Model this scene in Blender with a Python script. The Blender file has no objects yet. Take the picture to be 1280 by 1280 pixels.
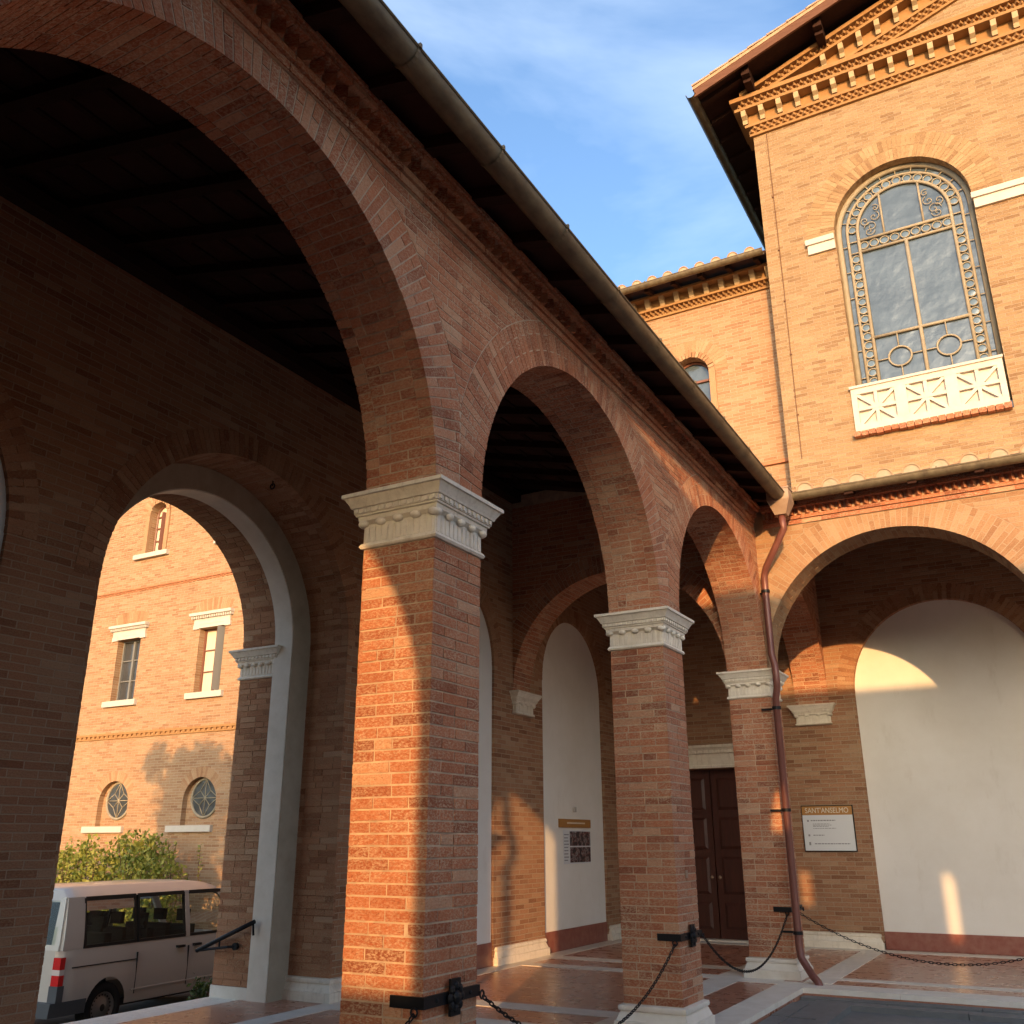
import bpy, bmesh, math, random
from mathutils import Vector, Matrix
random.seed(7)
sc = bpy.context.scene
col = sc.collection
R = math.radians

# ------------------------------------------------------------------ camera
FPX, YAW, PIT, ROL = 1170.74, -0.5102, 0.3372, -0.0031
cam_d = bpy.data.cameras.new('camera'); cam = bpy.data.objects.new('camera', cam_d); col.objects.link(cam)
fw = Vector((math.sin(YAW)*math.cos(PIT), math.cos(YAW)*math.cos(PIT), math.sin(PIT)))
r0 = Vector((math.cos(YAW), -math.sin(YAW), 0)); u0 = r0.cross(fw)
rt = r0*math.cos(ROL) + u0*math.sin(ROL); up = -r0*math.sin(ROL) + u0*math.cos(ROL)
m = Matrix((rt, up, -fw)).transposed().to_4x4(); m.translation = (3.22, -4.7365, 1.641)
cam.matrix_world = m
cam_d.sensor_width = 36; cam_d.sensor_fit = 'AUTO'; cam_d.lens = FPX/1280*36
cam_d.clip_start = 0.05; cam_d.clip_end = 3000
sc.camera = cam
sc.render.resolution_x = sc.render.resolution_y = 1024

# ------------------------------------------------------------------ sun and sky
SUN = Vector((-0.361, 1.0, -0.19)).normalized()          # travel direction of the light
EL = math.asin(-SUN.z); AZ = math.atan2(-SUN.x, -SUN.y)  # clockwise from +Y
sd = bpy.data.lights.new('sun', 'SUN'); so = bpy.data.objects.new('sun', sd); col.objects.link(so)
sd.energy = 2.0; sd.angle = R(0.5); sd.color = (.80, 0.435, 0.170)
so.rotation_euler = SUN.to_track_quat('-Z', 'Y').to_euler(); so.location = (8, -20, 12)
w = bpy.data.worlds.new('World'); sc.world = w; w.use_nodes = True
nt = w.node_tree; nt.nodes.clear()
def wn(t, **k):
    n = nt.nodes.new(t)
    for a, b in k.items(): setattr(n, a, b)
    return n
sky = wn('ShaderNodeTexSky', sky_type='NISHITA'); sky.sun_disc = False
sky.sun_elevation = EL; sky.sun_rotation = AZ; sky.altitude = 60; sky.air_density = 1.0; sky.dust_density = 4.6; sky.ozone_density = 2.9
bg = wn('ShaderNodeBackground'); bg.inputs['Strength'].default_value = 0.15
ow = wn('ShaderNodeOutputWorld')
tc = wn('ShaderNodeTexCoord'); mp = wn('ShaderNodeMapping'); mp.inputs['Scale'].default_value = (1.0, 1.0, 2.2)
mp.inputs['Location'].default_value = (0.35, 0.1, 0.0)
ns = wn('ShaderNodeTexNoise'); ns.inputs['Scale'].default_value = 2.6; ns.inputs['Detail'].default_value = 6; ns.inputs['Roughness'].default_value = 0.55; ns.inputs['Distortion'].default_value = 0.4
rp = wn('ShaderNodeValToRGB'); rp.color_ramp.elements[0].position = 0.44; rp.color_ramp.elements[0].color = (0, 0, 0, 1); rp.color_ramp.elements[1].position = 0.78; rp.color_ramp.elements[1].color = (.30, .30, .30, 1)
mx = wn('ShaderNodeMixRGB'); mx.inputs[2].default_value = (3.3, 3.7, 4.1, 1)
L = nt.links.new
L(tc.outputs['Generated'], mp.inputs[0]); L(mp.outputs[0], ns.inputs[0]); L(ns.outputs[0], rp.inputs[0])
L(rp.outputs[0], mx.inputs[0]); L(sky.outputs[0], mx.inputs[1]); L(mx.outputs[0], bg.inputs['Color']); L(bg.outputs[0], ow.inputs[0])
vs = sc.view_settings; vs.view_transform = 'Standard'; vs.look = 'None'; vs.gamma = 1; vs.use_curve_mapping = False; vs.exposure = 1.80

# ------------------------------------------------------------------ materials
def mat(name):
    m_ = bpy.data.materials.new(name); m_.use_nodes = True
    t = m_.node_tree; b = t.nodes['Principled BSDF']
    return m_, t, b
def N(t, ty, **k):
    n = t.nodes.new(ty)
    for a, b in k.items(): setattr(n, a, b)
    return n
def ramp(t, fac, stops):
    r_ = N(t, 'ShaderNodeValToRGB'); e = r_.color_ramp.elements
    while len(e) < len(stops): e.new(0.5)
    for i, (p, c) in enumerate(stops): e[i].position = p; e[i].color = (*c, 1)
    t.links.new(fac, r_.inputs[0]); return r_.outputs[0]
def noise(t, scale, detail=4, rough=.6, vec=None, stretch=None):
    n = N(t, 'ShaderNodeTexNoise'); n.inputs['Scale'].default_value = scale; n.inputs['Detail'].default_value = detail; n.inputs['Roughness'].default_value = rough
    if vec is None:
        g = N(t, 'ShaderNodeNewGeometry'); vec = g.outputs['Position']
    if stretch:
        mpp = N(t, 'ShaderNodeMapping'); mpp.inputs['Scale'].default_value = stretch; t.links.new(vec, mpp.inputs[0]); vec = mpp.outputs[0]
    t.links.new(vec, n.inputs['Vector']); return n.outputs['Fac']
def mixc(t, fac, a, b, mode='MIX'):
    n = N(t, 'ShaderNodeMixRGB', blend_type=mode)
    for i, v in ((0, fac), (1, a), (2, b)):
        if isinstance(v, (int, float)): n.inputs[i].default_value = v
        elif isinstance(v, tuple): n.inputs[i].default_value = (*v, 1)
        else: t.links.new(v, n.inputs[i])
    return n.outputs[0]
def mth(t, op, a, b=0.0):
    n = N(t, 'ShaderNodeMath', operation=op)
    for i, v in ((0, a), (1, b)):
        if isinstance(v, (int, float)): n.inputs[i].default_value = v
        else: t.links.new(v, n.inputs[i])
    return n.outputs[0]
def bump(t, b, h, strength=.5, dist=.01):
    n = N(t, 'ShaderNodeBump'); n.inputs['Strength'].default_value = strength; n.inputs['Distance'].default_value = dist
    t.links.new(h, n.inputs['Height']); t.links.new(n.outputs[0], b.inputs['Normal'])
RED = [(0, (.26, .080, .040)), (.2, (.38, .125, .060)), (.5, (.46, .165, .080)), (.75, (.42, .148, .072)), (.9, (.50, .225, .122)), (1, (.54, .30, .18))]
BRN = [(0, (.27, .115, .060)), (.25, (.37, .175, .095)), (.5, (.43, .215, .118)), (.75, (.42, .220, .125)), (.9, (.46, .265, .155)), (1, (.50, .32, .20))]
ORG = [(0, (.29, .148, .076)), (.25, (.355, .200, .106)), (.5, (.388, .228, .123)), (.75, (.395, .245, .138)), (.9, (.425, .285, .170)), (1, (.36, .190, .100))]
TAN = [(0, (.225, .130, .066)), (.2, (.300, .190, .097)), (.5, (.335, .220, .116)), (.75, (.350, .238, .128)), (.9, (.38, .265, .150)), (1, (.265, .166, .084))]
MORT = (.63, .475, .325)
def brick_surface(t, b, rnd, pal, dust=.5):
    c = ramp(t, rnd, pal)
    lime = (.60, .44, .295) if pal is RED else (.46, .335, .20)
    area = ramp(t, noise(t, 2.1, 5, .65), [(.36, (.25, .25, .25)), (.64, (1, 1, 1))])       # where the lime wash is thick
    smear = ramp(t, noise(t, 44, 8, .72, stretch=(1, 1, 2.0)), [(.45, (0, 0, 0)), (.60, (1, 1, 1))])
    c = mixc(t, mth(t, 'MULTIPLY', mth(t, 'MULTIPLY', smear, area), dust), c, lime)
    bl = ramp(t, noise(t, 70, 5, .75, stretch=(1, 1, 1.6)), [(.34, (.50, .46, .44)), (.46, (.94, .93, .92)), (.60, (1, 1, 1)), (.74, (1.22, 1.2, 1.18))])
    c = mixc(t, .8, c, mixc(t, 1, c, bl, 'MULTIPLY'))
    dk = ramp(t, noise(t, 2.6, 6, .7, stretch=(1, 1, 2.6)), [(.50, (0, 0, 0)), (.72, (1, 1, 1))])
    c = mixc(t, mth(t, 'MULTIPLY', dk, .28), c, mixc(t, 1, c, (.50, .46, .44), 'MULTIPLY'))
    t.links.new(c, b.inputs['Base Color']); b.inputs['Roughness'].default_value = .92
    b.inputs['Specular IOR Level'].default_value = .15
    bump(t, b, mth(t, 'ADD', noise(t, 45, 6, .72, stretch=(1, 1, 2)), mth(t, 'MULTIPLY', noise(t, 160, 3, .6), .5)), .65, .008)
def brick_geo(name, pal, obj_random=False, dust=.9):
    m_, t, b = mat(name)
    if obj_random: rnd = N(t, 'ShaderNodeObjectInfo').outputs['Random']
    else: rnd = N(t, 'ShaderNodeAttribute', attribute_name='rnd').outputs['Fac']
    brick_surface(t, b, rnd, pal, dust); return m_
def brick_tex(name, axis, pal, dust=.6, bw=.27, bh=.0686):
    """running-bond brick laid on the world axes: 'x' walls facing X, 'y' walls facing Y"""
    m_, t, b = mat(name)
    g = N(t, 'ShaderNodeNewGeometry'); sx = N(t, 'ShaderNodeSeparateXYZ'); t.links.new(g.outputs['Position'], sx.inputs[0])
    cb = N(t, 'ShaderNodeCombineXYZ')
    t.links.new(sx.outputs['Y' if axis == 'x' else 'X'], cb.inputs[0]); t.links.new(sx.outputs['Z'], cb.inputs[1])
    wob = N(t, 'ShaderNodeTexNoise'); wob.inputs['Scale'].default_value = 4; t.links.new(g.outputs['Position'], wob.inputs['Vector'])
    ad = N(t, 'ShaderNodeVectorMath', operation='MULTIPLY_ADD'); t.links.new(wob.outputs['Color'], ad.inputs[0]); ad.inputs[1].default_value = (.016, .012, 0); t.links.new(cb.outputs[0], ad.inputs[2])
    bt = N(t, 'ShaderNodeTexBrick'); t.links.new(ad.outputs[0], bt.inputs['Vector'])
    bt.inputs['Scale'].default_value = 1; bt.inputs['Brick Width'].default_value = bw; bt.inputs['Row Height'].default_value = bh
    bt.inputs['Mortar Size'].default_value = .0065; bt.inputs['Mortar Smooth'].default_value = .3; bt.inputs['Bias'].default_value = 0
    bt.inputs['Color1'].default_value = (0, 0, 0, 1); bt.inputs['Color2'].default_value = (1, 1, 1, 1); bt.inputs['Mortar'].default_value = (.5, .5, .5, 1)
    bt.offset = .5; bt.squash = 1
    brick_surface(t, b, bt.outputs['Color'], pal, dust)
    cl = b.inputs['Base Color'].links[0].from_socket
    mk = tuple(x*(.60 if pal is TAN else .72) for x in MORT)
    c = mixc(t, mth(t, 'MULTIPLY', bt.outputs['Fac'], .85), cl, mk)
    t.links.new(c, b.inputs['Base Color'])
    hgt = mth(t, 'SUBTRACT', mth(t, 'MULTIPLY', noise(t, 22, 6, .75, stretch=(1, 1, 3)), 1.3), bt.outputs['Fac'])
    bump(t, b, hgt, .8, .014); return m_
def simple(name, colr, rough=.7, spec=.3, metal=0, var=None, scale=3, bmp=None, stretch=None):
    m_, t, b = mat(name)
    b.inputs['Roughness'].default_value = rough; b.inputs['Specular IOR Level'].default_value = spec; b.inputs['Metallic'].default_value = metal
    if var:
        f = ramp(t, noise(t, scale, 6, .65, stretch=stretch), [(.3, (0, 0, 0)), (.7, (1, 1, 1))])
        t.links.new(mixc(t, f, colr, var), b.inputs['Base Color'])
    else: b.inputs['Base Color'].default_value = (*colr, 1)
    if bmp: bump(t, b, noise(t, bmp[0], 5, .6), bmp[1], bmp[2])
    return m_
M = {}
M['brick'] = brick_geo('brick_red', RED)
M['brick_obj'] = brick_geo('brick_red_piece', RED, True)
M['brick_tan'] = brick_geo('brick_tan', TAN, dust=.5)
M['bx'] = brick_tex('brick_wall_facing_x', 'x', BRN)
M['by'] = brick_tex('brick_wall_facing_y', 'y', BRN)
M['boy'] = brick_tex('orange_brick_wall_facing_y', 'y', ORG)
M['brick_org'] = brick_geo('brick_orange', ORG, dust=.5)
M['brick_brn'] = brick_geo('brick_brown', BRN, dust=.7)
M['bty'] = brick_tex('brick_tan_wall_facing_y', 'y', TAN)
M['btx'] = brick_tex('brick_tan_wall_facing_x', 'x', TAN)
M['mortar'] = simple('mortar', MORT, .95, .1, var=(.36, .27, .20), scale=9, bmp=(90, .5, .004))
M['mortar_d'] = simple('mortar_tan', (.40, .30, .20), .95, .1, var=(.34, .25, .16), scale=9, bmp=(90, .5, .004))
M['trav'] = simple('travertine', (.84, .77, .64), .6, .35, var=(.72, .64, .51), scale=5, bmp=(60, .25, .003), stretch=(1, 1, 3))
def streaked(name, a, b_, d_):
    m_, t, b = mat(name); f = ramp(t, noise(t, 5, 6, .65, stretch=(1, 1, 3)), [(.3, (0, 0, 0)), (.7, (1, 1, 1))]); c = mixc(t, f, a, b_)
    st = ramp(t, noise(t, 16, 6, .7, stretch=(1, 1, .22)), [(.50, (0, 0, 0)), (.70, (1, 1, 1))]); c = mixc(t, mth(t, 'MULTIPLY', st, .55), c, d_)
    pit = ramp(t, noise(t, 70, 3, .6, stretch=(1, 1, 2.5)), [(.62, (0, 0, 0)), (.70, (1, 1, 1))]); c = mixc(t, mth(t, 'MULTIPLY', pit, .45), c, tuple(x*.6 for x in d_))
    t.links.new(c, b.inputs['Base Color']); b.inputs['Roughness'].default_value = .65; b.inputs['Specular IOR Level'].default_value = .3
    bump(t, b, mth(t, 'SUBTRACT', noise(t, 50, 4, .6), pit), .35, .004); return m_
M['trav'] = streaked('travertine', (.84, .77, .64), (.73, .65, .52), (.50, .42, .31))
M['trav_w'] = simple('white_marble', (.78, .73, .64), .5, .4, var=(.64, .58, .48), scale=4, bmp=(50, .2, .003))
M['plaster'] = simple('white_plaster', (.83, .815, .77), .9, .15, var=(.78, .76, .71), scale=.9, bmp=(25, .08, .004))
def plaster():
    m_, t, b = mat('white_plaster'); big = ramp(t, noise(t, .8, 6, .65), [(.35, (0, 0, 0)), (.68, (1, 1, 1))])
    c = mixc(t, big, (.84, .82, .765), (.765, .735, .665))
    st = ramp(t, noise(t, 3.2, 7, .7, stretch=(1, 1, .35)), [(.58, (0, 0, 0)), (.75, (1, 1, 1))]); c = mixc(t, mth(t, 'MULTIPLY', st, .4), c, (.62, .57, .48))
    sp = ramp(t, noise(t, 40, 3, .6), [(.70, (0, 0, 0)), (.76, (1, 1, 1))]); c = mixc(t, mth(t, 'MULTIPLY', sp, .3), c, (.5, .46, .4))
    t.links.new(c, b.inputs['Base Color']); b.inputs['Roughness'].default_value = .9; b.inputs['Specular IOR Level'].default_value = .15
    bump(t, b, mth(t, 'ADD', noise(t, 9, 5, .6), mth(t, 'MULTIPLY', noise(t, 60, 3, .6), .3)), .22, .006); return m_
M['plaster'] = plaster()
M['red_base'] = simple('red_marble', (.24, .065, .045), .35, .5, var=(.34, .15, .11), scale=8)
M['terra'] = None
M['wood_dark'] = simple('dark_rafter_wood', (.028, .014, .011), .9, .1, var=(.045, .021, .015), scale=6, bmp=(40, .4, .004), stretch=(1, 6, 6))
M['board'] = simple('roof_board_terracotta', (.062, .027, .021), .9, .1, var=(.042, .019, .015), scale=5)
M['door'] = simple('dark_door_wood', (.075, .022, .014), .4, .45, var=(.045, .014, .010), scale=5, stretch=(5, 5, .6), bmp=(30, .2, .003))
M['gutter'] = simple('weathered_copper_gutter', (.20, .165, .10), .55, .45, .25, var=(.095, .07, .045), scale=9, stretch=(1, .5, 1))
M['pipe'] = simple('painted_copper_pipe', (.19, .070, .052), .4, .45, .1, var=(.14, .05, .038), scale=7, stretch=(1, 1, .4))
M['hopper'] = simple('pale_copper_hopper', (.40, .29, .20), .55, .4, .2, var=(.32, .21, .14), scale=8)
M['iron'] = simple('black_iron', (.012, .013, .015), .5, .5, .6, bmp=(120, .3, .002))
M['tile'] = simple('roof_tile', (.46, .34, .22), .9, .15, var=(.36, .21, .12), scale=7, bmp=(40, .4, .004))
M['grey'] = simple('grey_lava_stone', (.125, .13, .128), .6, .4, var=(.18, .185, .18), scale=5, bmp=(45, .35, .004))
M['stonecol'] = simple('window_stone', (.33, .285, .205), .75, .25, var=(.25, .215, .155), scale=6)
M['cornice'] = simple('cornice_brick', (.35, .20, .085), .9, .15, var=(.29, .155, .062), scale=8, bmp=(70, .4, .004))
M['cornice_r'] = simple('cornice_red_brick', (.44, .205, .108), .92, .12, var=(.35, .15, .078), scale=9, bmp=(70, .4, .004))
M['bracket'] = simple('cornice_stone', (.48, .36, .22), .8, .2, var=(.40, .29, .165), scale=8)
M['sill'] = simple('white_sill_stone', (.54, .50, .44), .6, .3, var=(.47, .43, .37), scale=5)
M['frame_red'] = simple('window_wood', (.17, .070, .045), .5, .4)
M['shutter'] = simple('grey_shutter', (.17, .17, .16), .6, .3)
M['black'] = simple('black_plastic', (.012, .012, .012), .45, .5)
M['tyre'] = simple('tyre_rubber', (.02, .02, .02), .85, .2)
M['steel'] = simple('steel_wheel', (.30, .29, .27), .4, .5, .7)
M['paint'] = None
M['bumper'] = simple('bumper_plastic', (.075, .085, .095), .6, .35)
M['seat'] = simple('seat_cloth', (.025, .026, .028), .9, .1)
M['sign_w'] = simple('sign_white', (.70, .72, .73), .4, .4)
M['sign_o'] = simple('sign_ochre', (.42, .20, .055), .45, .4)
M['ink'] = simple('grey_ink', (.28, .28, .29), .6, .2)
M['letter'] = simple('cream_letters', (.74, .68, .54), .5, .3)
M['asph'] = simple('yard_asphalt', (.085, .078, .068), .95, .15, var=(.12, .105, .085), scale=3, bmp=(70, .5, .006))
M['earth'] = simple('earth_ground', (.10, .085, .05), 1, .1, var=(.06, .07, .03), scale=.6)
M['bark'] = simple('bark', (.10, .065, .04), .95, .1, bmp=(30, .6, .01))
M['verge'] = simple('verge_wood', (.16, .075, .045), .8, .2, var=(.11, .05, .03), scale=6, stretch=(.5, 4, 4))
M['tile_fill'] = simple('tile_mortar', (.47, .41, .31), .9, .15, var=(.38, .31, .21), scale=9)
M['marble_shade'] = simple('shaded_marble_brown', (.46, .38, .28), .9, .15, var=(.37, .30, .215), scale=4, bmp=(30, .3, .004))  # browner marble tone, shade of the frame's corridor side put into the colour
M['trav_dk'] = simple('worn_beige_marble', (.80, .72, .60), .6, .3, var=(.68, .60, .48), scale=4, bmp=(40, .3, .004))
M['yellow'] = simple('yellow_strip', (.60, .42, .03), .5, .4)
def red_floor():
    m_, t, b = mat('terracotta_floor')
    g = N(t, 'ShaderNodeNewGeometry')
    bt = N(t, 'ShaderNodeTexBrick'); t.links.new(g.outputs['Position'], bt.inputs['Vector'])
    bt.inputs['Scale'].default_value = 1; bt.inputs['Brick Width'].default_value = .24; bt.inputs['Row Height'].default_value = .06
    bt.inputs['Mortar Size'].default_value = .002; bt.inputs['Color1'].default_value = (.37, .155, .094, 1); bt.inputs['Color2'].default_value = (.42, .18, .110, 1); bt.inputs['Mortar'].default_value = (.35, .15, .092, 1)
    c = mixc(t, mth(t, 'MULTIPLY', noise(t, 3, 5, .6), .5), bt.outputs['Color'], (.46, .25, .16))
    t.links.new(c, b.inputs['Base Color']); 
    rr = ramp(t, noise(t, 5, 4, .6), [(.3, (.24, .24, .24)), (.7, (.34, .34, .34))]); t.links.new(rr, b.inputs['Roughness'])
    b.inputs['Specular IOR Level'].default_value = .5; return m_
M['terra'] = red_floor()
def paint():
    m_, t, b = mat('van_paint_beige'); b.inputs['Base Color'].default_value = (.54, .515, .465, 1); b.inputs['Metallic'].default_value = .2
    b.inputs['Roughness'].default_value = .38; b.inputs['Coat Weight'].default_value = .6; b.inputs['Coat Roughness'].default_value = .08; return m_
M['paint'] = paint()
def glass(name, tint, refl=.12, clear=.8, rough=.03):
    m_, t, b = mat(name); t.nodes.remove(b); o = t.nodes['Material Output']
    tr = N(t, 'ShaderNodeBsdfTransparent'); tr.inputs[0].default_value = (*tint, 1)
    gl = N(t, 'ShaderNodeBsdfGlossy'); gl.inputs['Roughness'].default_value = rough; gl.inputs[0].default_value = (.9, .93, .95, 1)
    fr = N(t, 'ShaderNodeFresnel'); fr.inputs[0].default_value = 1.5
    f = mth(t, 'ADD', fr.outputs[0], refl); f = mth(t, 'MINIMUM', f, 1)
    x = N(t, 'ShaderNodeMixShader'); t.links.new(f, x.inputs[0]); t.links.new(tr.outputs[0], x.inputs[1]); t.links.new(gl.outputs[0], x.inputs[2]); t.links.new(x.outputs[0], o.inputs[0]); return m_
M['carglass'] = glass('car_glass', (.82, .87, .83), .02)
def winglass(name, colr, spec=.6, rough=.08):
    m_, t, b = mat(name); c = mixc(t, ramp(t, noise(t, 1.6, 4, .6), [(.35, (0, 0, 0)), (.7, (1, 1, 1))]), colr, tuple(x*.72 for x in colr))
    t.links.new(c, b.inputs['Base Color']); b.inputs['Roughness'].default_value = rough; b.inputs['Specular IOR Level'].default_value = spec
    bump(t, b, mth(t, 'ADD', noise(t, 1.1, 3, .5), mth(t, 'MULTIPLY', noise(t, 6, 3, .5), .15)), .5, .12); return m_
M['glass'] = winglass('leaded_window_glass', (.075, .105, .13), 1.0, .10)
M['glass_small'] = winglass('bullseye_glass', (.10, .15, .19), .9, .1)
M['glass_d'] = winglass('dark_window_glass', (.05, .055, .06), .8, .08)
M['curtain'] = simple('window_curtain', (.62, .56, .44), .9, .1, var=(.52, .45, .34), scale=5, stretch=(9, 9, .4))
def lamp_red():
    m_, t, b = mat('red_tail_lamp'); b.inputs['Base Color'].default_value = (.55, .01, .012, 1); b.inputs['Roughness'].default_value = .15; b.inputs['Coat Weight'].default_value = .8; return m_
M['lamp_red'] = lamp_red(); M['lamp_w'] = simple('clear_tail_lamp', (.62, .55, .52), .15, .6)
def leaf(name, a, b_):
    m_, t, b = mat(name); rnd = N(t, 'ShaderNodeAttribute', attribute_name='rnd').outputs['Fac']
    t.links.new(ramp(t, rnd, [(0, a), (1, b_)]), b.inputs['Base Color']); b.inputs['Roughness'].default_value = .55
    b.inputs['Transmission Weight'].default_value = 0; 
    o = t.nodes['Material Output']; tl = N(t, 'ShaderNodeBsdfTranslucent'); t.links.new(b.inputs['Base Color'].links[0].from_socket, tl.inputs[0])
    x = N(t, 'ShaderNodeMixShader'); x.inputs[0].default_value = .35; t.links.new(b.outputs[0], x.inputs[1]); t.links.new(tl.outputs[0], x.inputs[2]); t.links.new(x.outputs[0], o.inputs[0]); return m_
M['leaf'] = leaf('shrub_leaves', (.11, .17, .025), (.38, .37, .07)); M['leaf_d'] = leaf('dark_leaves', (.03, .06, .012), (.09, .12, .02))
def photo_print():
    m_, t, b = mat('group_photo_print')
    n = noise(t, 14, 3, .5); c = ramp(t, n, [(.38, (.03, .025, .03)), (.47, (.16, .045, .04)), (.53, (.30, .29, .28)), (.6, (.08, .07, .08)), (.68, (.42, .40, .38))])
    c.node.color_ramp.interpolation = 'CONSTANT'; t.links.new(c, b.inputs['Base Color']); b.inputs['Roughness'].default_value = .3; return m_
M['photo'] = photo_print()

# ------------------------------------------------------------------ builders
class MB:
    def __init__(s): s.v = []; s.f = []; s.r = []
    def quad(s, pts, rnd=.5, two=False):
        i = len(s.v); s.v += [tuple(p) for p in pts]; s.f.append(tuple(range(i, i+len(pts)))); s.r.append(rnd)
    def hexa(s, b, t, rnd=.5):
        """b, t: lists of n bottom / top points (same winding seen from the top)"""
        n = len(b); i = len(s.v); s.v += [tuple(p) for p in b]+[tuple(p) for p in t]
        s.f.append(tuple(i+n+k for k in range(n))); s.f.append(tuple(i+k for k in reversed(range(n))))
        for k in range(n): s.f.append((i+k, i+(k+1) % n, i+n+(k+1) % n, i+n+k))
        s.r += [rnd]*(n+2)
    def box(s, x0, x1, y0, y1, z0, z1, rnd=.5):
        s.hexa([(x0, y0, z0), (x1, y0, z0), (x1, y1, z0), (x0, y1, z0)], [(x0, y0, z1), (x1, y0, z1), (x1, y1, z1), (x0, y1, z1)], rnd)
    def mbox(s, mp_, u0_, u1, v0, v1, n0, n1, rnd=.5):
        s.hexa([mp_(u0_, v0, n0), mp_(u1, v0, n0), mp_(u1, v1, n0), mp_(u0_, v1, n0)], [mp_(u0_, v0, n1), mp_(u1, v0, n1), mp_(u1, v1, n1), mp_(u0_, v1, n1)], rnd)
    def mpoly(s, mp_, poly, n0, n1, rnd=.5):
        s.hexa([mp_(u, v, n0) for u, v in poly], [mp_(u, v, n1) for u, v in poly], rnd)
    def tube(s, path, rad, seg=10, cap=True, rnd=.5):
        path = [Vector(p) for p in path]; rings = []; nrm = None
        for i, p in enumerate(path):
            d = (path[min(i+1, len(path)-1)]-path[max(i-1, 0)]).normalized()
            if nrm is None: nrm = d.orthogonal().normalized()
            else:
                nrm = nrm - d*nrm.dot(d); nrm = nrm.normalized() if nrm.length > 1e-6 else d.orthogonal().normalized()
            bn = d.cross(nrm); rr = rad[i] if isinstance(rad, (list, tuple)) else rad
            i0 = len(s.v); s.v += [tuple(p+nrm*rr*math.cos(a)+bn*rr*math.sin(a)) for a in [2*math.pi*k/seg for k in range(seg)]]; rings.append(i0)
        for a, b in zip(rings, rings[1:]):
            for k in range(seg): s.f.append((a+k, a+(k+1) % seg, b+(k+1) % seg, b+k)); s.r.append(rnd)
        if cap:
            s.f.append(tuple(reversed(range(rings[0], rings[0]+seg)))); s.f.append(tuple(range(rings[-1], rings[-1]+seg))); s.r += [rnd, rnd]
    def ring(s, c, U, V, rad, t, seg=16, ts=6, rnd=.5, sq=1):
        c = Vector(c); U = Vector(U); V = Vector(V); W = U.cross(V)
        i0 = len(s.v)
        for k in range(seg):
            a = 2*math.pi*k/seg; d = U*math.cos(a)+V*math.sin(a)*sq
            for j in range(ts):
                b = 2*math.pi*j/ts; s.v.append(tuple(c+d*(rad+t*math.cos(b))+W*t*math.sin(b)))
        for k in range(seg):
            for j in range(ts):
                s.f.append((i0+k*ts+j, i0+((k+1) % seg)*ts+j, i0+((k+1) % seg)*ts+(j+1) % ts, i0+k*ts+(j+1) % ts)); s.r.append(rnd)
    def ball(s, c, rx, ry, rz, seg=10, rows=6, rnd=.5):
        i0 = len(s.v)
        for j in range(rows+1):
            ph = math.pi*j/rows
            for k in range(seg):
                a = 2*math.pi*k/seg; s.v.append((c[0]+rx*math.sin(ph)*math.cos(a), c[1]+ry*math.sin(ph)*math.sin(a), c[2]+rz*math.cos(ph)))
        for j in range(rows):
            for k in range(seg): s.f.append((i0+j*seg+k, i0+(j+1)*seg+k, i0+(j+1)*seg+(k+1) % seg, i0+j*seg+(k+1) % seg)); s.r.append(rnd)
    def mesh(s, name, m_, smooth=False):
        me = bpy.data.meshes.new(name); me.from_pydata(s.v, [], s.f)
        b = bmesh.new(); b.from_mesh(me); bmesh.ops.recalc_face_normals(b, faces=b.faces); b.to_mesh(me); b.free(); me.update()
        if len(me.polygons) == len(s.r):
            at = me.attributes.new('rnd', 'FLOAT', 'FACE'); at.data.foreach_set('value', s.r)
        me.materials.append(m_)
        if smooth: me.polygons.foreach_set('use_smooth', [True]*len(me.polygons))
        return me
def link(name, me, parent=None):
    o = bpy.data.objects.new(name, me); col.objects.link(o)
    if parent is not None:
        o.parent = parent
        if parent.type == 'EMPTY': o.matrix_parent_inverse = Matrix.Translation(-Vector(parent.location))
    return o
def part(name, mb, m_, parent=None, smooth=False, stuff=False):
    o = link(name, mb.mesh(name, M[m_] if isinstance(m_, str) else m_, smooth), parent)
    if stuff: o['kind'] = 'stuff'
    return o
def thing(name, label, cat, loc, group=None):
    o = bpy.data.objects.new(name, None); col.objects.link(o); o.location = loc; o.empty_display_size = .2
    o['label'] = label; o['category'] = cat
    if group: o['group'] = group
    return o
def tag(o, label, cat, group=None):
    o['label'] = label; o['category'] = cat
    if group: o['group'] = group
    return o
def smooth_angle(o, ang=40):
    me = o.data; me.polygons.foreach_set('use_smooth', [True]*len(me.polygons))
    try: me.set_sharp_from_angle(angle=R(ang))
    except Exception: pass

# ------------------------------------------------------------------ module of the portico
D, T = 4.089, .56
RA = (D-T)/2                      # arch radius 1.7645
ZS, ZN, ZB = 3.843, 3.470, .236   # springing, underside of capital, top of base
YB = 2*D                          # front of the north arcade
W = 4.0; YW = YB+W                # rear walls
ZT = 6.20; CORN = 5.84
HB = .0686
def mapXp(x0): return lambda u, v, n: (x0+n, u, v)            # wall facing +X, u = Y
def mapYm(y0): return lambda u, v, n: (u, y0-n, v)            # wall facing -Y, u = X
def mapYp(y0): return lambda u, v, n: (u, y0+n, v)
def mapXm(x0): return lambda u, v, n: (x0-n, u, v)
def soffX(x0, yc, zc, r, sx=-1): return lambda u, v, n: (x0+sx*u, yc+(r-n)*math.cos(v/r), zc+(r-n)*math.sin(v/r))
def soffY(y0, xc, zc, r): return lambda u, v, n: (xc+(r-n)*math.cos(v/r), y0+u, zc+(r-n)*math.sin(v/r))

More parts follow.
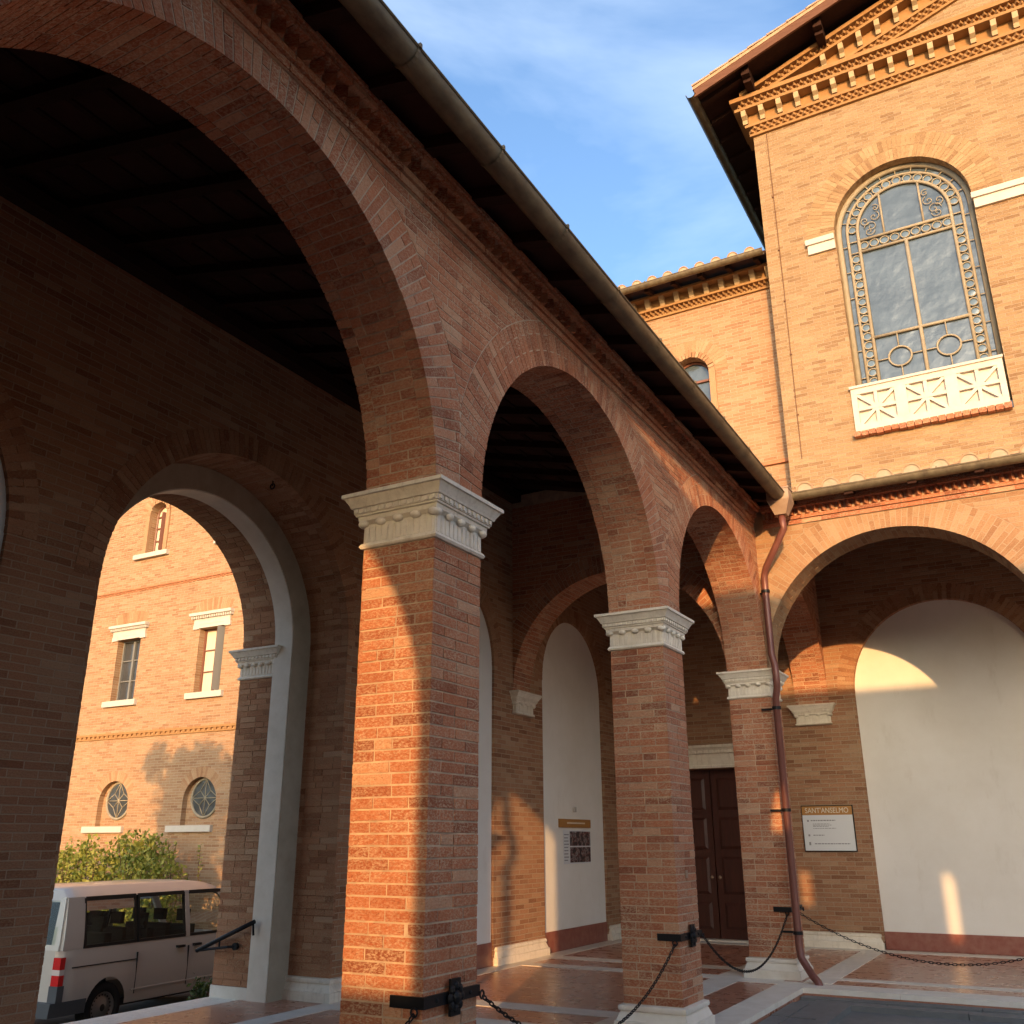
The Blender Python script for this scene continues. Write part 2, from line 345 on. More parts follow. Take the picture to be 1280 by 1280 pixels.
def bricks(mb, mp_, u0_, u1, v0, v1, iv=None, L=.27, h=HB, gap=.011, proud=.0045, depth=.03, rng=None, flip=0):
    rng = rng or random
    k = 0; v = v0
    while v < v1-.02:
        vb = min(v+h, v1); g = gap/2
        I0 = iv(v+g) if iv else [(u0_, u1)]; I1 = iv(vb-g) if iv else [(u0_, u1)]
        if len(I0) != len(I1): I0 = I1 = iv((v+vb)/2)
        for (a0, b0), (a1, b1) in zip(I0, I1):
            lo, hi = min(a0, a1), max(b0, b1)
            cuts = []; x = u0_-((k+flip) % 2)*L*.5-rng.uniform(0, .03)
            while x < hi:
                l = L*rng.uniform(.94, 1.06) if rng.random() > .16 else L*.52
                x += l
                if lo+.05 < x < hi-.05: cuts.append(x)
            ed = [None]+cuts+[None]
            for e0, e1 in zip(ed, ed[1:]):
                p0 = (a0 if e0 is None else e0+g); q0 = (b0 if e1 is None else e1-g)
                p1 = (a1 if e0 is None else e0+g); q1 = (b1 if e1 is None else e1-g)
                p0 = max(p0, a0); q0 = min(q0, b0); p1 = max(p1, a1); q1 = min(q1, b1)
                if q0-p0 < .012 and q1-p1 < .012: continue
                q0 = max(q0, p0+.004); q1 = max(q1, p1+.004)
                j = lambda: rng.uniform(-.0016, .0016); n1 = proud*rng.uniform(.55, 1.25)
                mb.mpoly(mp_, [(p0+j(), v+g+j()), (q0+j(), v+g+j()), (q1+j(), vb-g+j()), (p1+j(), vb-g+j())], -depth, n1, rng.random())
        v = vb; k += 1
def voussoirs(mb, mp_, uc, vc, r, thick, lim=None, vmax=None, a0=0, a1=math.pi, h=.066, gap=.0105, proud=.0045, depth=.10, split=(.27, .13), rng=None, into=.006):
    """radial bricks of an arch ring; lim = half distance to the neighbouring ring, vmax = line that cuts the crown"""
    rng = rng or random
    n = max(3, int(round(r*(a1-a0)/h))); da = (a1-a0)/n
    for k in range(n):
        t0, t1 = a0+k*da, a0+(k+1)*da; tm = (t0+t1)/2
        ro = r+thick
        if lim and abs(math.cos(tm)) > 1e-3: ro = min(ro, lim/abs(math.cos(tm)))
        if vmax and math.sin(tm) > 1e-3: ro = min(ro, (vmax-vc)/math.sin(tm))
        segs = []; a = r-into; seq = [split[0], split[1]] if k % 2 else [split[1], split[0]]; i = 0
        while a < ro-.012:
            b = min(a+seq[i % 2]+(into if i == 0 else 0), ro)
            if ro-b < .05: b = ro
            segs.append((a, b)); a = b; i += 1
        for (a, b) in segs:
            if b-a < .02: continue
            gi = gap/2/max(a, .1); go = gap/2/max(b, .1); aa = a+(gap/2 if a > r else 0); bb = b-gap/2
            P = lambda rr, t: (uc+rr*math.cos(t), vc+rr*math.sin(t))
            poly = [P(aa, t0+gi), P(bb, t0+go), P(bb, t1-go), P(aa, t1-gi)]
            mb.mpoly(mp_, poly, -depth, proud*rng.uniform(.5, 1.3), rng.random())
def arch_block(mb, mp_, ua, ub, uc, r, zs, z0, zt, n0, n1, seg=40):
    """wall piece from ua to ub with an arched opening down to z0"""
    if uc-r-ua > .001: mb.mbox(mp_, ua, uc-r, z0, zt, n0, n1)
    if ub-uc-r > .001: mb.mbox(mp_, uc+r, ub, z0, zt, n0, n1)
    for k in range(seg):
        t0, t1 = math.pi-math.pi*k/seg, math.pi-math.pi*(k+1)/seg
        p = (uc+r*math.cos(t0), zs+r*math.sin(t0)); q = (uc+r*math.cos(t1), zs+r*math.sin(t1))
        mb.mpoly(mp_, [p, q, (q[0], zt), (p[0], zt)], n0, n1)
def loft_rect(mb, x0, x1, y0, y1, prof):
    """moulding running round a rectangle; prof = [(offset, z)] from bottom to top"""
    rings = []
    for o, z in prof:
        i = len(mb.v); mb.v += [(x0-o, y0-o, z), (x1+o, y0-o, z), (x1+o, y1+o, z), (x0-o, y1+o, z)]; rings.append(i)
    for a, b in zip(rings, rings[1:]):
        for k in range(4): mb.f.append((a+k, a+(k+1) % 4, b+(k+1) % 4, b+k)); mb.r.append(.5)
    mb.f.append(tuple(reversed(range(rings[0], rings[0]+4)))); mb.f.append(tuple(range(rings[-1], rings[-1]+4))); mb.r += [.5, .5]
def capital(parent, x0, x1, y0, y1, zn=ZN, zs=ZS, eggs=4, name='capital', faces='yxYX'):
    H = zs-zn; z = lambda f: zn+H*f
    mb = MB()
    loft_rect(mb, x0, x1, y0, y1, [(-.02, z(0)), (.018, z(.01)), (.028, z(.05)), (.018, z(.10)), (.006, z(.12)), (.004, z(.46)), (.022, z(.50)), (.034, z(.52)), (.036, z(.60)), (.050, z(.61)), (.050, z(.64)), (.058, z(.65)), (.060, z(.74)), (.074, z(.75)), (.080, z(.80)), (.108, z(.92)), (.122, z(.93)), (.122, z(1.0)-.001)])
    cp = part(name, mb, 'trav', parent); smooth_angle(cp, 35)
    eg = MB(); dn = MB()
    def row(a0, a1, fix, ax, sgn):
        n = eggs
        for i in range(n+1):
            u = a0+(a1-a0)*i/n; c = (u, fix+sgn*.018, z(.475)) if ax == 'y' else (fix+sgn*.018, u, z(.475))
            eg.ball(c, .042 if ax == 'y' else .03, .03 if ax == 'y' else .042, .026, 10, 6)
        n2 = int((a1-a0)/.048)
        for i in range(n2+1):
            u = a0-.03+(a1-a0+.06)*i/n2
            if ax == 'y': dn.box(u-.013, u+.013, min(fix, fix+sgn*.069), max(fix, fix+sgn*.069), z(.66), z(.735))
            else: dn.box(min(fix, fix+sgn*.069), max(fix, fix+sgn*.069), u-.013, u+.013, z(.66), z(.735))
    def flutes(a0, a1, fix, ax, sgn):
        n4 = int((a1-a0)/.05)
        for i in range(n4):
            u = a0+(a1-a0)*(i+.5)/n4; f0, f1 = min(fix, fix+sgn*.012), max(fix, fix+sgn*.012)
            if ax == 'y': dn.box(u-.016, u+.016, f0, f1, z(.125), z(.40))
            else: dn.box(f0, f1, u-.016, u+.016, z(.125), z(.40))
    if 'y' in faces: flutes(x0, x1, y0, 'y', -1)
    if 'X' in faces: flutes(y0, y1, x1, 'x', 1)
    if 'y' in faces: row(x0, x1, y0, 'y', -1)
    if 'Y' in faces: row(x0, x1, y1, 'y', 1)
    if 'X' in faces: row(y0, y1, x1, 'x', 1)
    if 'x' in faces: row(y0, y1, x0, 'x', -1)
    part('egg_moulding', eg, 'trav', cp, True, stuff=True); part('dentil_moulding', dn, 'trav', cp, stuff=True)
    return cp
BASEP = [(.075, .002), (.075, .10), (.060, .105), (.050, .13), (.035, .165), (.028, .18), (.040, .185), (.046, .205), (.040, .228), (.012, .236), (0, .236)]
def pier_base(parent, x0, x1, y0, y1):
    mb = MB(); loft_rect(mb, x0, x1, y0, y1, BASEP); o = part('pier_base', mb, 'trav_w', parent); smooth_angle(o, 35); return o

# ------------------------------------------------------------------ ground and floors
def struct(o): o['kind'] = 'structure'; return o
FX, FY = .22, 7.55               # edges of the raised portico floor towards the courtyard
mb = MB(); mb.quad([(-400, -400, -1.05), (400, -400, -1.05), (400, 400, -1.05), (-400, 400, -1.05)])
struct(part('ground', mb, 'earth'))
mb = MB(); mb.box(-40, -5.9, -14, 13.3, -1.1, -.90)
struct(part('road', mb, 'asph'))
mb = MB()
mb.box(-5.0, FX, -9.2, 13.0, -.9, 0)
mb.box(FX, 16, FY, 13.0, -.9, 0)
mb.box(FX, 16, -9.2, -2.9, -.9, 0)
floor = struct(part('portico_floor', mb, 'terra'))
bands = []
def band(x0, x1, y0, y1): bands.append((x0, x1, y0, y1))
band(-4.0, -3.70, -3.4, 12.16); band(-.98, -.60, -3.4, 8.90)
band(-.12, FX+.006, -2.9, FY+.006)                       # stylobate slabs of the west arcade
for p in (0, D, YB):
    band(-3.70, -.98, p-.32, p-.02); band(-3.70, -.98, p+.60, p+.92)
    if p < YB: band(-.60, -.12, p-.16, p+T+.16)
band(-.60, -.12, YB-.45, YB+.7)
band(FX-.34, 14, FY-.006, FY+.42)                        # stylobate of the north arcade
band(.46, 14, 8.38, 8.60); band(.13, .46, 8.0, 12.16)
band(.46, 14, 11.80, 12.16); band(-3.70, .13, 11.86, 12.16)
band(-.98, -.62, 8.95, 11.86); band(3.05, 3.38, 8.62, 11.80); band(4.25, 4.55, 8.62, 11.80)
for i, (x0, x1, y0, y1) in enumerate(bands):
    mb = MB(); z = .004+.0006*(i % 5); e = .05 if x1 > FX or y0 < FY and x0 > FX-.4 else 0
    L_ = max(x1-x0, y1-y0); n = max(1, round(L_/1.35))
    for k in range(n):
        if x1-x0 >= y1-y0: mb.box(x0+(x1-x0)*k/n+.0015, x0+(x1-x0)*(k+1)/n-.0015, y0, y1, -.05, z)
        else: mb.box(x0, x1, y0+(y1-y0)*k/n+.0015, y0+(y1-y0)*(k+1)/n-.0015, -.05, z)
    part('marble_band', mb, 'trav_w', floor)
# courtyard paving: grey stone channel round a sunk bed
mb = MB(); mb.box(FX, 16, -2.9, FY, -.9, -.10)
yard = struct(part('courtyard_paving', mb, 'grey'))
def slab(x0, x1, y0, y1, z0, z1):
    m2 = MB(); m2.box(x0+.004, x1-.004, y0+.004, y1-.004, z0, z1+random.uniform(-.006, .006)); part('paving_slab', m2, 'grey', yard)
y = -2.9
while y < FY-.60:
    y2 = min(y+1.12, FY-.55); slab(FX+.01, FX+.20, y, y2, -.2, -.072); slab(FX+.20, FX+.52, y, y2, -.2, -.080); y = y2
x = FX+.01
while x < 8:
    slab(x, x+.95, FY-.20, FY-.01, -.2, -.072); slab(x if x > FX+.1 else FX+.2, x+.95, FY-.55, FY-.20, -.2, -.080); x += .95
x = FX+.52
while x < 8: slab(x, x+1.3, FY-.70, FY-.55, -.2, -.045); x += 1.3
y = FY-.70
while y > -2.5: slab(FX+.52, FX+.67, y-1.3, y, -.2, -.045); y -= 1.3

# ------------------------------------------------------------------ west arcade (runs towards the church)
SLOPE = .25
def roof_z(d): return 6.13+SLOPE*d      # underside of the boards, d metres in from the gutter line
west = thing('brick_arcade', 'long brick arcade of round arches with iron chains between its piers, leading to the church', 'arcade', (-.28, D, 0))
unit = []
for k in range(8):
    b = MB(); j = lambda: random.uniform(-.012, .012)
    b.hexa([(-.5+j()*.4, -.5+j(), -.5+j()), (.5+j()*.4, -.5+j(), -.5+j()), (.5, .5, -.5), (-.5, .5, -.5)], [(-.5+j()*.4, -.5+j(), .5+j()), (.5+j()*.4, -.5+j(), .5+j()), (.5, .5, .5), (-.5, .5, .5)])
    unit.append(b.mesh('brick', M['brick_obj']))
def pier_bricks(x0, x1, y0, y1, z0, z1, parent=None, mb=None, rng=random):
    """bonded brick skin; the corner bricks turn the corner at (x1, y0)"""
    n = int(round((z1-z0)/HB)); h = (z1-z0)/n; g = .0055
    def put(a0, a1, b0, b1, c0, c1):
        if mb is not None: mb.box(a0, a1, b0, b1, c0, c1, rng.random()); return
        o = link('brick', rng.choice(unit), parent); o.location = ((a0+a1)/2, (b0+b1)/2, (c0+c1)/2); o.scale = (a1-a0, b1-b0, c1-c0)
    for k in range(n):
        za, zb = z0+k*h+g, z0+(k+1)*h-g; a, b = ((.27, .13), (.13, .27))[k % 2]
        a *= rng.uniform(.95, 1.05); b *= rng.uniform(.95, 1.05)
        p, q = rng.uniform(.002, .007), rng.uniform(.002, .007)
        put(x1-a+g, x1+p, y0-q, y0+b-g, za, zb)
        x = x1-a
        while x > x0+.005:
            l = .27 if rng.random() > .25 else .14
            l *= rng.uniform(.95, 1.05); xe = x-l
            if xe-x0 < .07: xe = x0
            put(xe+(g if xe > x0 else 0), x-g, y0-rng.uniform(.002, .007), y0+.03, za, zb); x = xe
        y = y0+b
        while y < y1-.005:
            l = .27 if rng.random() > .25 else .14
            l *= rng.uniform(.95, 1.05); ye = y+l
            if y1-ye < .07: ye = y1
            put(x1-.03, x1+rng.uniform(.002, .007), y+g, ye-(g if ye < y1 else 0), za, zb); y = ye
def make_pier(parent, x0, x1, y0, y1, individual=False, mapskin=True):
    mb = MB(); mb.box(x0, x1, y0, y1, ZB-.01, ZN+.01)
    p = part('pier', mb, 'mortar', parent)
    if individual: pier_bricks(x0, x1, y0, y1, ZB, ZN, parent=p)
    s_ = MB()
    if not individual: pier_bricks(x0, x1, y0, y1, ZB, ZN, mb=s_)
    bricks(s_, mapXm(x0), y0, y1, ZB, ZN); bricks(s_, mapYp(y1), x0, x1, ZB, ZN)
    part('brickwork', s_, 'brick', p, stuff=True)
    return p
for k, p in enumerate((-D, 0, D, YB)):
    make_pier(west, -T, 0, p, p+T, individual=(k == 1))
    capital(west, -T, 0, p, p+T); pier_base(west, -T, 0, p, p+T)
bays = [(-3.5+(-D+T+3.5), 0), (T, D), (D+T, YB)]
for k, (a, b) in enumerate(bays):
    yc = (a+b)/2; mp_ = mapXp(0)
    c = MB(); arch_block(c, mp_, a-T/2, b+T/2, yc, RA, ZS, ZS, ZT, -T, 0)
    sp = part('spandrel_wall', c, 'mortar', west)
    ri = MB(); voussoirs(ri, mp_, yc, ZS, RA, .385, lim=D/2-.003, vmax=CORN); part('arch_ring', ri, 'brick', sp, stuff=True)
    sf = MB(); bricks(sf, soffX(0, yc, ZS, RA), .105, T-.105, 0, math.pi*RA); part('arch_soffit', sf, 'brick', sp, stuff=True)
    rb = MB(); voussoirs(rb, mapXm(-T), yc, ZS, RA, .385, lim=D/2-.003, vmax=ZT); part('inner_arch_ring', rb, 'brick', sp, stuff=True)
    def iv(v, yc=yc, a=a, b=b):
        lo, hi = a-T/2, b+T/2; dz = v-ZS; ro = RA+.385+.005
        if dz >= ro: return [(lo, hi)]
        hw = math.sqrt(max(ro*ro-dz*dz, 0))
        return [q for q in ((lo, yc-hw), (yc+hw, hi)) if q[1]-q[0] > .012]
    fb = MB(); bricks(fb, mp_, a-T/2, b+T/2, ZS+.55, CORN, iv); part('spandrel_bricks', fb, 'brick', sp, stuff=True)
# transverse arches of the corner bay
RT = (W-T)/2
def transverse_arch(parent, along):
    c = MB(); rg = MB()
    if along == 'x':    # spans the west walk at the line YB
        uc = -T-RT; arch_block(c, mapYm(YB), -W, -T, uc, RT, ZS, ZS, 7.1, -T, 0)
        voussoirs(rg, mapYm(YB), uc, ZS, RT, .30); bricks(rg, soffY(YB, uc, ZS, RT), .105, T, 0, math.pi*RT)
        bricks(rg, mapYm(YB), -W, -T, ZS+.3, 6.9, lambda v: [q for q in ((-W, uc-math.sqrt(max((RT+.305)**2-(v-ZS)**2, 0))), (uc+math.sqrt(max((RT+.305)**2-(v-ZS)**2, 0)), -T)) if q[1]-q[0] > .012] if v-ZS < RT+.305 else [(-W, -T)])
    else:               # spans the north walk at the line X = 0
        uc = YB+T+RT; arch_block(c, mapXp(0), YB+T, YW, uc, RT, ZS, ZS, 7.1, -T, 0)
        voussoirs(rg, mapXp(0), uc, ZS, RT, .30); bricks(rg, soffX(0, uc, ZS, RT), .105, T, 0, math.pi*RT)
        bricks(rg, mapXp(0), YB+T, YW, ZS+.3, 6.9, lambda v: [q for q in ((YB+T, uc-math.sqrt(max((RT+.305)**2-(v-ZS)**2, 0))), (uc+math.sqrt(max((RT+.305)**2-(v-ZS)**2, 0)), YW)) if q[1]-q[0] > .012] if v-ZS < RT+.305 else [(YB+T, YW)])
    t_ = part('transverse_arch', c, 'mortar', parent); part('transverse_bricks', rg, 'brick', t_, stuff=True)
transverse_arch(west, 'x'); transverse_arch(west, 'y')
capital(west, -W-.05, -W+.05, YB, YB+T, ZN+.03, ZS, eggs=3, name='corbel')
# cornice: fascia, sawtooth bricks, top course, mitred at the inner corner
def cornice_run(parent, axis, a, b):
    """west arcade: axis 'y' on X=0; north arcade: axis 'x' on Y=YB"""
    P = (lambda n0, n1, u0_, u1, z0, z1, mb: mb.box(n0, n1, u0_, u1, z0, z1)) if axis == 'y' else (lambda n0, n1, u0_, u1, z0, z1, mb: mb.box(u0_, u1, YB-n1, YB-n0, z0, z1))
    cm = MB()
    P(-.02, .018, a, b, CORN, CORN+.305, cm)
    cn = part('cornice', cm, 'mortar', parent); cb_ = MB(); P2 = (lambda n0, n1, u0_, u1, z0, z1: cb_.box(n0, n1, u0_, u1, z0, z1, random.random())) if axis == 'y' else (lambda n0, n1, u0_, u1, z0, z1: cb_.box(u0_, u1, YB-n1, YB-n0, z0, z1, random.random()))
    for z0, z1, n, l in ((CORN+.003, CORN+.060, .030, .27), (CORN+.069, CORN+.120, .050, .27), (CORN+.224, CORN+.262, .125, .13), (CORN+.268, CORN+.304, .142, .27)):
        u = a
        while u < b-.02: e = min(u+l*random.uniform(.95, 1.05), b); P2(0, n+random.uniform(-.0015, .0015), u+.003, e-.003, z0, z1); u = e
    part('cornice_bricks', cb_, 'brick', cn, stuff=True)
    t_ = MB(); st = .112; k = 0; u = a+.02
    while u < b-.02:
        z0, z1 = CORN+.126, CORN+.221; j = random.uniform(-.006, .006)
        tri = [(0, u+.006), (.098+j*.4, u+st/2), (0, u+st-.006)]
        pts = [(n, v) if axis == 'y' else (v, YB-n) for n, v in tri]
        t_.hexa([(x, y, z0) for x, y in pts], [(x, y, z1) for x, y in pts], random.random()); u += st
    part('sawtooth_course', t_, 'brick', cn, stuff=True)
cornice_run(west, 'y', -D+T, YB-.14)
# roof: boards, rafters, tiles, gutter
GX = .52; YG0 = -D+T+GX
def roof_panel(parent, pts_eave, pts_ridge, name='roof_boards', m_='board', z0=0, z1=.03):
    b = MB(); (e0, e1), (g0, g1) = pts_eave, pts_ridge
    lo = [(*e0, roof_z(0)+z0), (*e1, roof_z(0)+z0), (g1[0], g1[1], 0), (g0[0], g0[1], 0)]
    return b
def sloped(parent, name, m_, e0, e1, g0, g1, depth, z0, z1, d0=0):
    """slab between eave line e0-e1 and ridge line g0-g1, `depth` metres apart in plan"""
    b = MB(); q = [(*e0, roof_z(d0)), (*e1, roof_z(d0)), (*g1, roof_z(depth)), (*g0, roof_z(depth))]
    b.hexa([(x, y, z+z0) for x, y, z in q], [(x, y, z+z1) for x, y, z in q]); return part(name, b, m_, parent)
DEP = W+.55+GX
wr = sloped(west, 'roof_boards', 'board', (GX, YG0), (GX, YB-GX), (GX-DEP, YG0-DEP), (GX-DEP, YB-GX+DEP), DEP, 0, .03)
sloped(west, 'roof_slab', 'tile', (GX, YG0), (GX, YB-GX), (GX-DEP, YG0-DEP), (GX-DEP, YB-GX+DEP), DEP, .032, .06)
RS = .62; y = -6.6; k = 0
while y < 12.0:
    # stop at the hips
    d0 = 0.0
    if y > YB-GX: d0 = y-(YB-GX)
    if y < YG0: d0 = YG0-y
    d1 = W+GX
    if d1-d0 > .3:
        b = MB(); wd = .055
        q = lambda d, dz: (GX-d, roof_z(d)+dz)
        (xa, za), (xb, zb) = q(d0, -.002), q(d1, -.002)
        b.hexa([(xa, y-wd, za-.10), (xb, y-wd, zb-.10), (xb, y+wd, zb-.10), (xa, y+wd, za-.10)], [(xa, y-wd, za), (xb, y-wd, zb), (xb, y+wd, zb), (xa, y+wd, za)])
        part('rafter', b, 'wood_dark', west)
    y += RS
# battens under the tiles, thin lines between the rafters
b = MB()
for d in [0.75+.42*i for i in range(9)]:
    x = GX-d; z = roof_z(d); b.box(x-.022, x+.022, -3.3+0*d, YB-.3, z-.028, z-.003)
part('batten', b, 'wood_dark', west)
b = MB(); b.box(-W, -W+.17, -3.4, YB-.01, 6.97, 7.13); part('wall_plate', b, 'wood_dark', west)
def half_pipe(mb, path_a, path_b, r, down=True, seg=9, th=.006):
    """gutter: half round trough between two points, open upwards"""
    a, b_ = Vector(path_a), Vector(path_b); d = (b_-a).normalized(); s_ = d.cross(Vector((0, 0, 1))).normalized(); up_ = Vector((0, 0, 1))
    for rr in (r, r-th):
        i0 = len(mb.v)
        for p in (a, b_):
            for k in range(seg+1):
                t_ = math.pi+math.pi*k/seg; mb.v.append(tuple(p+s_*rr*math.cos(t_)+up_*rr*math.sin(t_)))
        for k in range(seg): mb.f.append((i0+k, i0+k+1, i0+seg+1+k+1, i0+seg+1+k)); mb.r.append(.5)
    mb.tube([a+s_*r, b_+s_*r], .011, 6); mb.tube([a-s_*r, b_-s_*r], .011, 6)
def gutter(parent, a, b_, r=.095, joint=1.0, name='gutter', m_='gutter'):
    mb = MB(); half_pipe(mb, a, b_, r); g = part(name, mb, m_, parent); smooth_angle(g, 50)
    A, B = Vector(a), Vector(b_); d = (B-A).normalized(); s_ = d.cross(Vector((0, 0, 1))).normalized(); n = int((B-A).length/joint)
    for k in range(1, n+1):
        p = A+d*(k*joint-.3); j_ = MB(); half_pipe(j_, p-d*.014, p+d*.014, r+.006); j_.box(*( (p.x+s_.x*(r+.008)-.010, p.x+s_.x*(r+.008)+.010, p.y+s_.y*(r+.008)-.010, p.y+s_.y*(r+.008)+.010, p.z-.01, p.z+.022)))
        part('gutter_joint', j_, m_, g)
    return g
GZ = 6.11
gutter(west, (GX, -2.9, GZ), (GX, YB-GX-.02, GZ))
def barrel(parent, p, d, length, r, m_='tile', name='roof_tile'):
    """one convex cover tile whose lower end is at p, running along d"""
    p, d = Vector(p), Vector(d).normalized(); s_ = d.cross(Vector((0, 0, 1))).normalized(); u_ = s_.cross(d); mb = MB(); seg = 8
    i0 = 0
    for t_, rr in ((0, r), (length, r*.8)):
        for r2 in (rr, rr-.02):
            for k in range(seg+1): a = math.pi*k/seg; mb.v.append(tuple(p+d*t_+s_*r2*math.cos(a)+u_*r2*math.sin(a)))
    n = seg+1
    for k in range(seg):
        mb.f += [(k, k+1, 2*n+k+1, 2*n+k), (n+k, 3*n+k, 3*n+k+1, n+k+1), (k, n+k, n+k+1, k+1), (2*n+k, 2*n+k+1, 3*n+k+1, 3*n+k)]; mb.r += [.5]*4
    o = part(name, mb, m_, parent)
    f = MB(); n = 8; q0 = p+d*.012
    f.hexa([tuple(q0+s_*(r-.015)*math.cos(math.pi*k/n)+u_*(r-.015)*math.sin(math.pi*k/n)) for k in range(n+1)], [tuple(q0+d*.05+s_*(r-.015)*math.cos(math.pi*k/n)+u_*(r-.015)*math.sin(math.pi*k/n)) for k in range(n+1)])
    part('tile_end', f, 'tile_fill', o); return o
y = -2.6
while y < YB-GX-.2:
    barrel(west, (GX-.12, y, roof_z(0)+.06), (-1, 0, SLOPE), .5, .07); y += .33

# ------------------------------------------------------------------ rear wall of the west walk, with the open archway
wall = thing('portico_rear_wall', 'shaded brick rear wall of the portico, pierced by a marble-framed archway', 'wall', (-W-.3, 4, 0))
mpw = mapXp(-W); WT = .60
ZTOP = 7.6
def blind(a, b, uc, r, zs, zb=.0):
    """brick wall piece with a shallow arched recess filled with white plaster"""
    c = MB(); arch_block(c, mpw, a, b, uc, r, zs, 0, ZTOP, -.05, 0); c.box(-W-WT, -W-.05, a, b, 0, ZTOP)
    w_ = part('wall_panel', c, 'bx', wall)
    p = MB(); p.box(-W-.051, -W-.040, uc-r-.02, uc+r+.02, .30, zs+r+.02); part('plaster_panel', p, 'plaster', w_)
    q = MB(); q.box(-W-.051, -W-.020, uc-r-.0, uc+r+.0, .002, .30); part('red_skirting', q, 'red_base', w_)
    s_ = MB(); voussoirs(s_, mpw, uc, zs, r, .27); bricks(s_, soffX(-W, uc, zs, r), -.0, .05, 0, math.pi*r, L=.5); part('arch_ring', s_, 'brick_brn', w_, stuff=True)
blind(-8.7, T/2, -RA, 1.40, 4.05)
blind(D+T/2, YB+T/2, D+T+RA, 1.18, 4.16)
blind(YB+T/2, YW+.02, 10.36, 1.19, 4.16)
# skirting mouldings on the strips
def wall_base_x(y0, y1, x=-W, returns=True):
    b = MB(); loft_rect(b, x-.1, x, y0, y1, [(.075, .002), (.075, .10), (.060, .105), (.050, .13), (.035, .165), (.028, .18), (.040, .185), (.044, .205), (.03, .232), (.0, .236)])
    o = part('base_moulding', b, 'trav', wall); smooth_angle(o, 35)
wall_base_x(7.67, 9.10); wall_base_x(11.62, 12.09); wall_base_x(D+.29, 5.17); wall_base_x(-.30, T-.04)
# archway
YC = T+RA
c = MB(); arch_block(c, mpw, T/2, D+T/2, YC, RA, ZS+.03, 0, ZTOP, -WT, 0); aw = part('archway_wall', c, 'bx', wall)
g = MB(); voussoirs(g, mpw, YC, ZS+.03, RA, .27); bricks(g, soffX(-W, YC, ZS+.03, RA), .105, WT, 0, math.pi*RA)
bricks(g, lambda u, v, n: (-W-u, D-n, v), 0.0, WT, .236, ZS+.03); bricks(g, lambda u, v, n: (-W-u, T+n, v), 0.0, WT, .236, ZS+.03)
part('reveal_bricks', g, 'brick_brn', aw, stuff=True)
RM = 1.445
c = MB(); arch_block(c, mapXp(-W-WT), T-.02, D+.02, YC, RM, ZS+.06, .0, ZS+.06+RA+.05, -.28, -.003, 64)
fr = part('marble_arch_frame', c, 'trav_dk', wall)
c = MB(); arch_block(c, mapXp(-W-WT), T-.02, D+.02, YC, RM+.012, ZS+.06, .0, ZS+.06+RA+.05, -.0029, .012, 64); part('shaded_frame_ring', c, 'marble_shade', fr)  # corridor face of the marble frame, its shade painted in brown
c = MB(); arch_block(c, mapXp(-W-WT-.281), T-.6, D+.6, YC, RM+.045, ZS+.10, 0, ZTOP, -.57, 0)
ow_ = part('outer_wall', c, 'bx', wall)
g = MB(); x0 = -W-WT-.281; r2 = RM+.045
bricks(g, soffX(x0, YC, ZS+.10, r2), 0, .57, 0, math.pi*r2); bricks(g, lambda u, v, n: (x0-u, YC+r2-n, v), 0, .57, .12, ZS-.32); bricks(g, lambda u, v, n: (x0-u, YC+r2-n, v), 0, .57, ZS+.055, ZS+.06)
part('outer_reveal_bricks', g, 'brick_brn', ow_, stuff=True)
capital(wall, x0-.57, x0-.001, YC+r2-.001, YC+r2+.2, ZS-.32, ZS+.05, eggs=5, name='impost', faces='y')
b = MB(); b.box(x0-.575, x0-.001, YC+r2-.022, YC+r2+.1, -.02, .12); part('plinth', b, 'trav_w', wall)
b = MB(); loft_rect(b, -W-WT+.002, -W, D, D+.2, BASEP[:-1]+[(0, .236)]); o = part('base_moulding', b, 'trav', wall); smooth_angle(o, 35)
b = MB(); b.ring((-W-.14, YC+.42, ZS+.03+RA*.955-.045), (1, 0, 0), (0, 0, 1), .032, .009, 12, 5); b.box(-W-.145, -W-.135, YC+.415, YC+.425, ZS+RA*.955-.01, ZS+RA+.03); part('iron_ring', b, 'iron', wall)
b = MB(); b.box(-W-.001, -W+.02, D+.20, D+.26, 3.6, 4.0); part('yellow_strip', b, 'yellow', wall)  # thin upright yellow strip beside the archway
# outside steps
for k in range(4):
    b = MB(); b.box(-5.45-.32*(k+1), -5.45-.32*k, .3, 3.84, -1, -.16*(k+1)+.0); struct(part('step', b, 'trav' if k else 'red_base'))
b = MB(); b.box(-5.46, -4.9, .3, D+.35, -1, -.001); struct(part('threshold', b, 'trav'))
hr = thing('handrail', 'dark metal handrail sloping down the steps beside the archway', 'handrail', (-5.2, 3.7, 0))
b = MB(); b.tube([(-4.78, 3.70, .80), (-5.62, 3.70, .47)], .024, 8); part('rail', b, 'iron', hr, True)
b = MB(); b.tube([(-4.80, 3.70, .80), (-4.80, 3.72, .66)], .012, 6); part('rail_post', b, 'iron', hr)
b = MB(); b.tube([(-5.62, 3.70, .47), (-5.15, 3.70, .53), (-5.1, 3.77, .53)], .014, 8); b.tube([(-5.28, 3.70, .60), (-5.28, 3.70, .52)], .01, 6); b.tube([(-5.1, 3.75, .53), (-5.1, 3.785, .53)], .04, 10); part('rail_bracket', b, 'iron', hr)

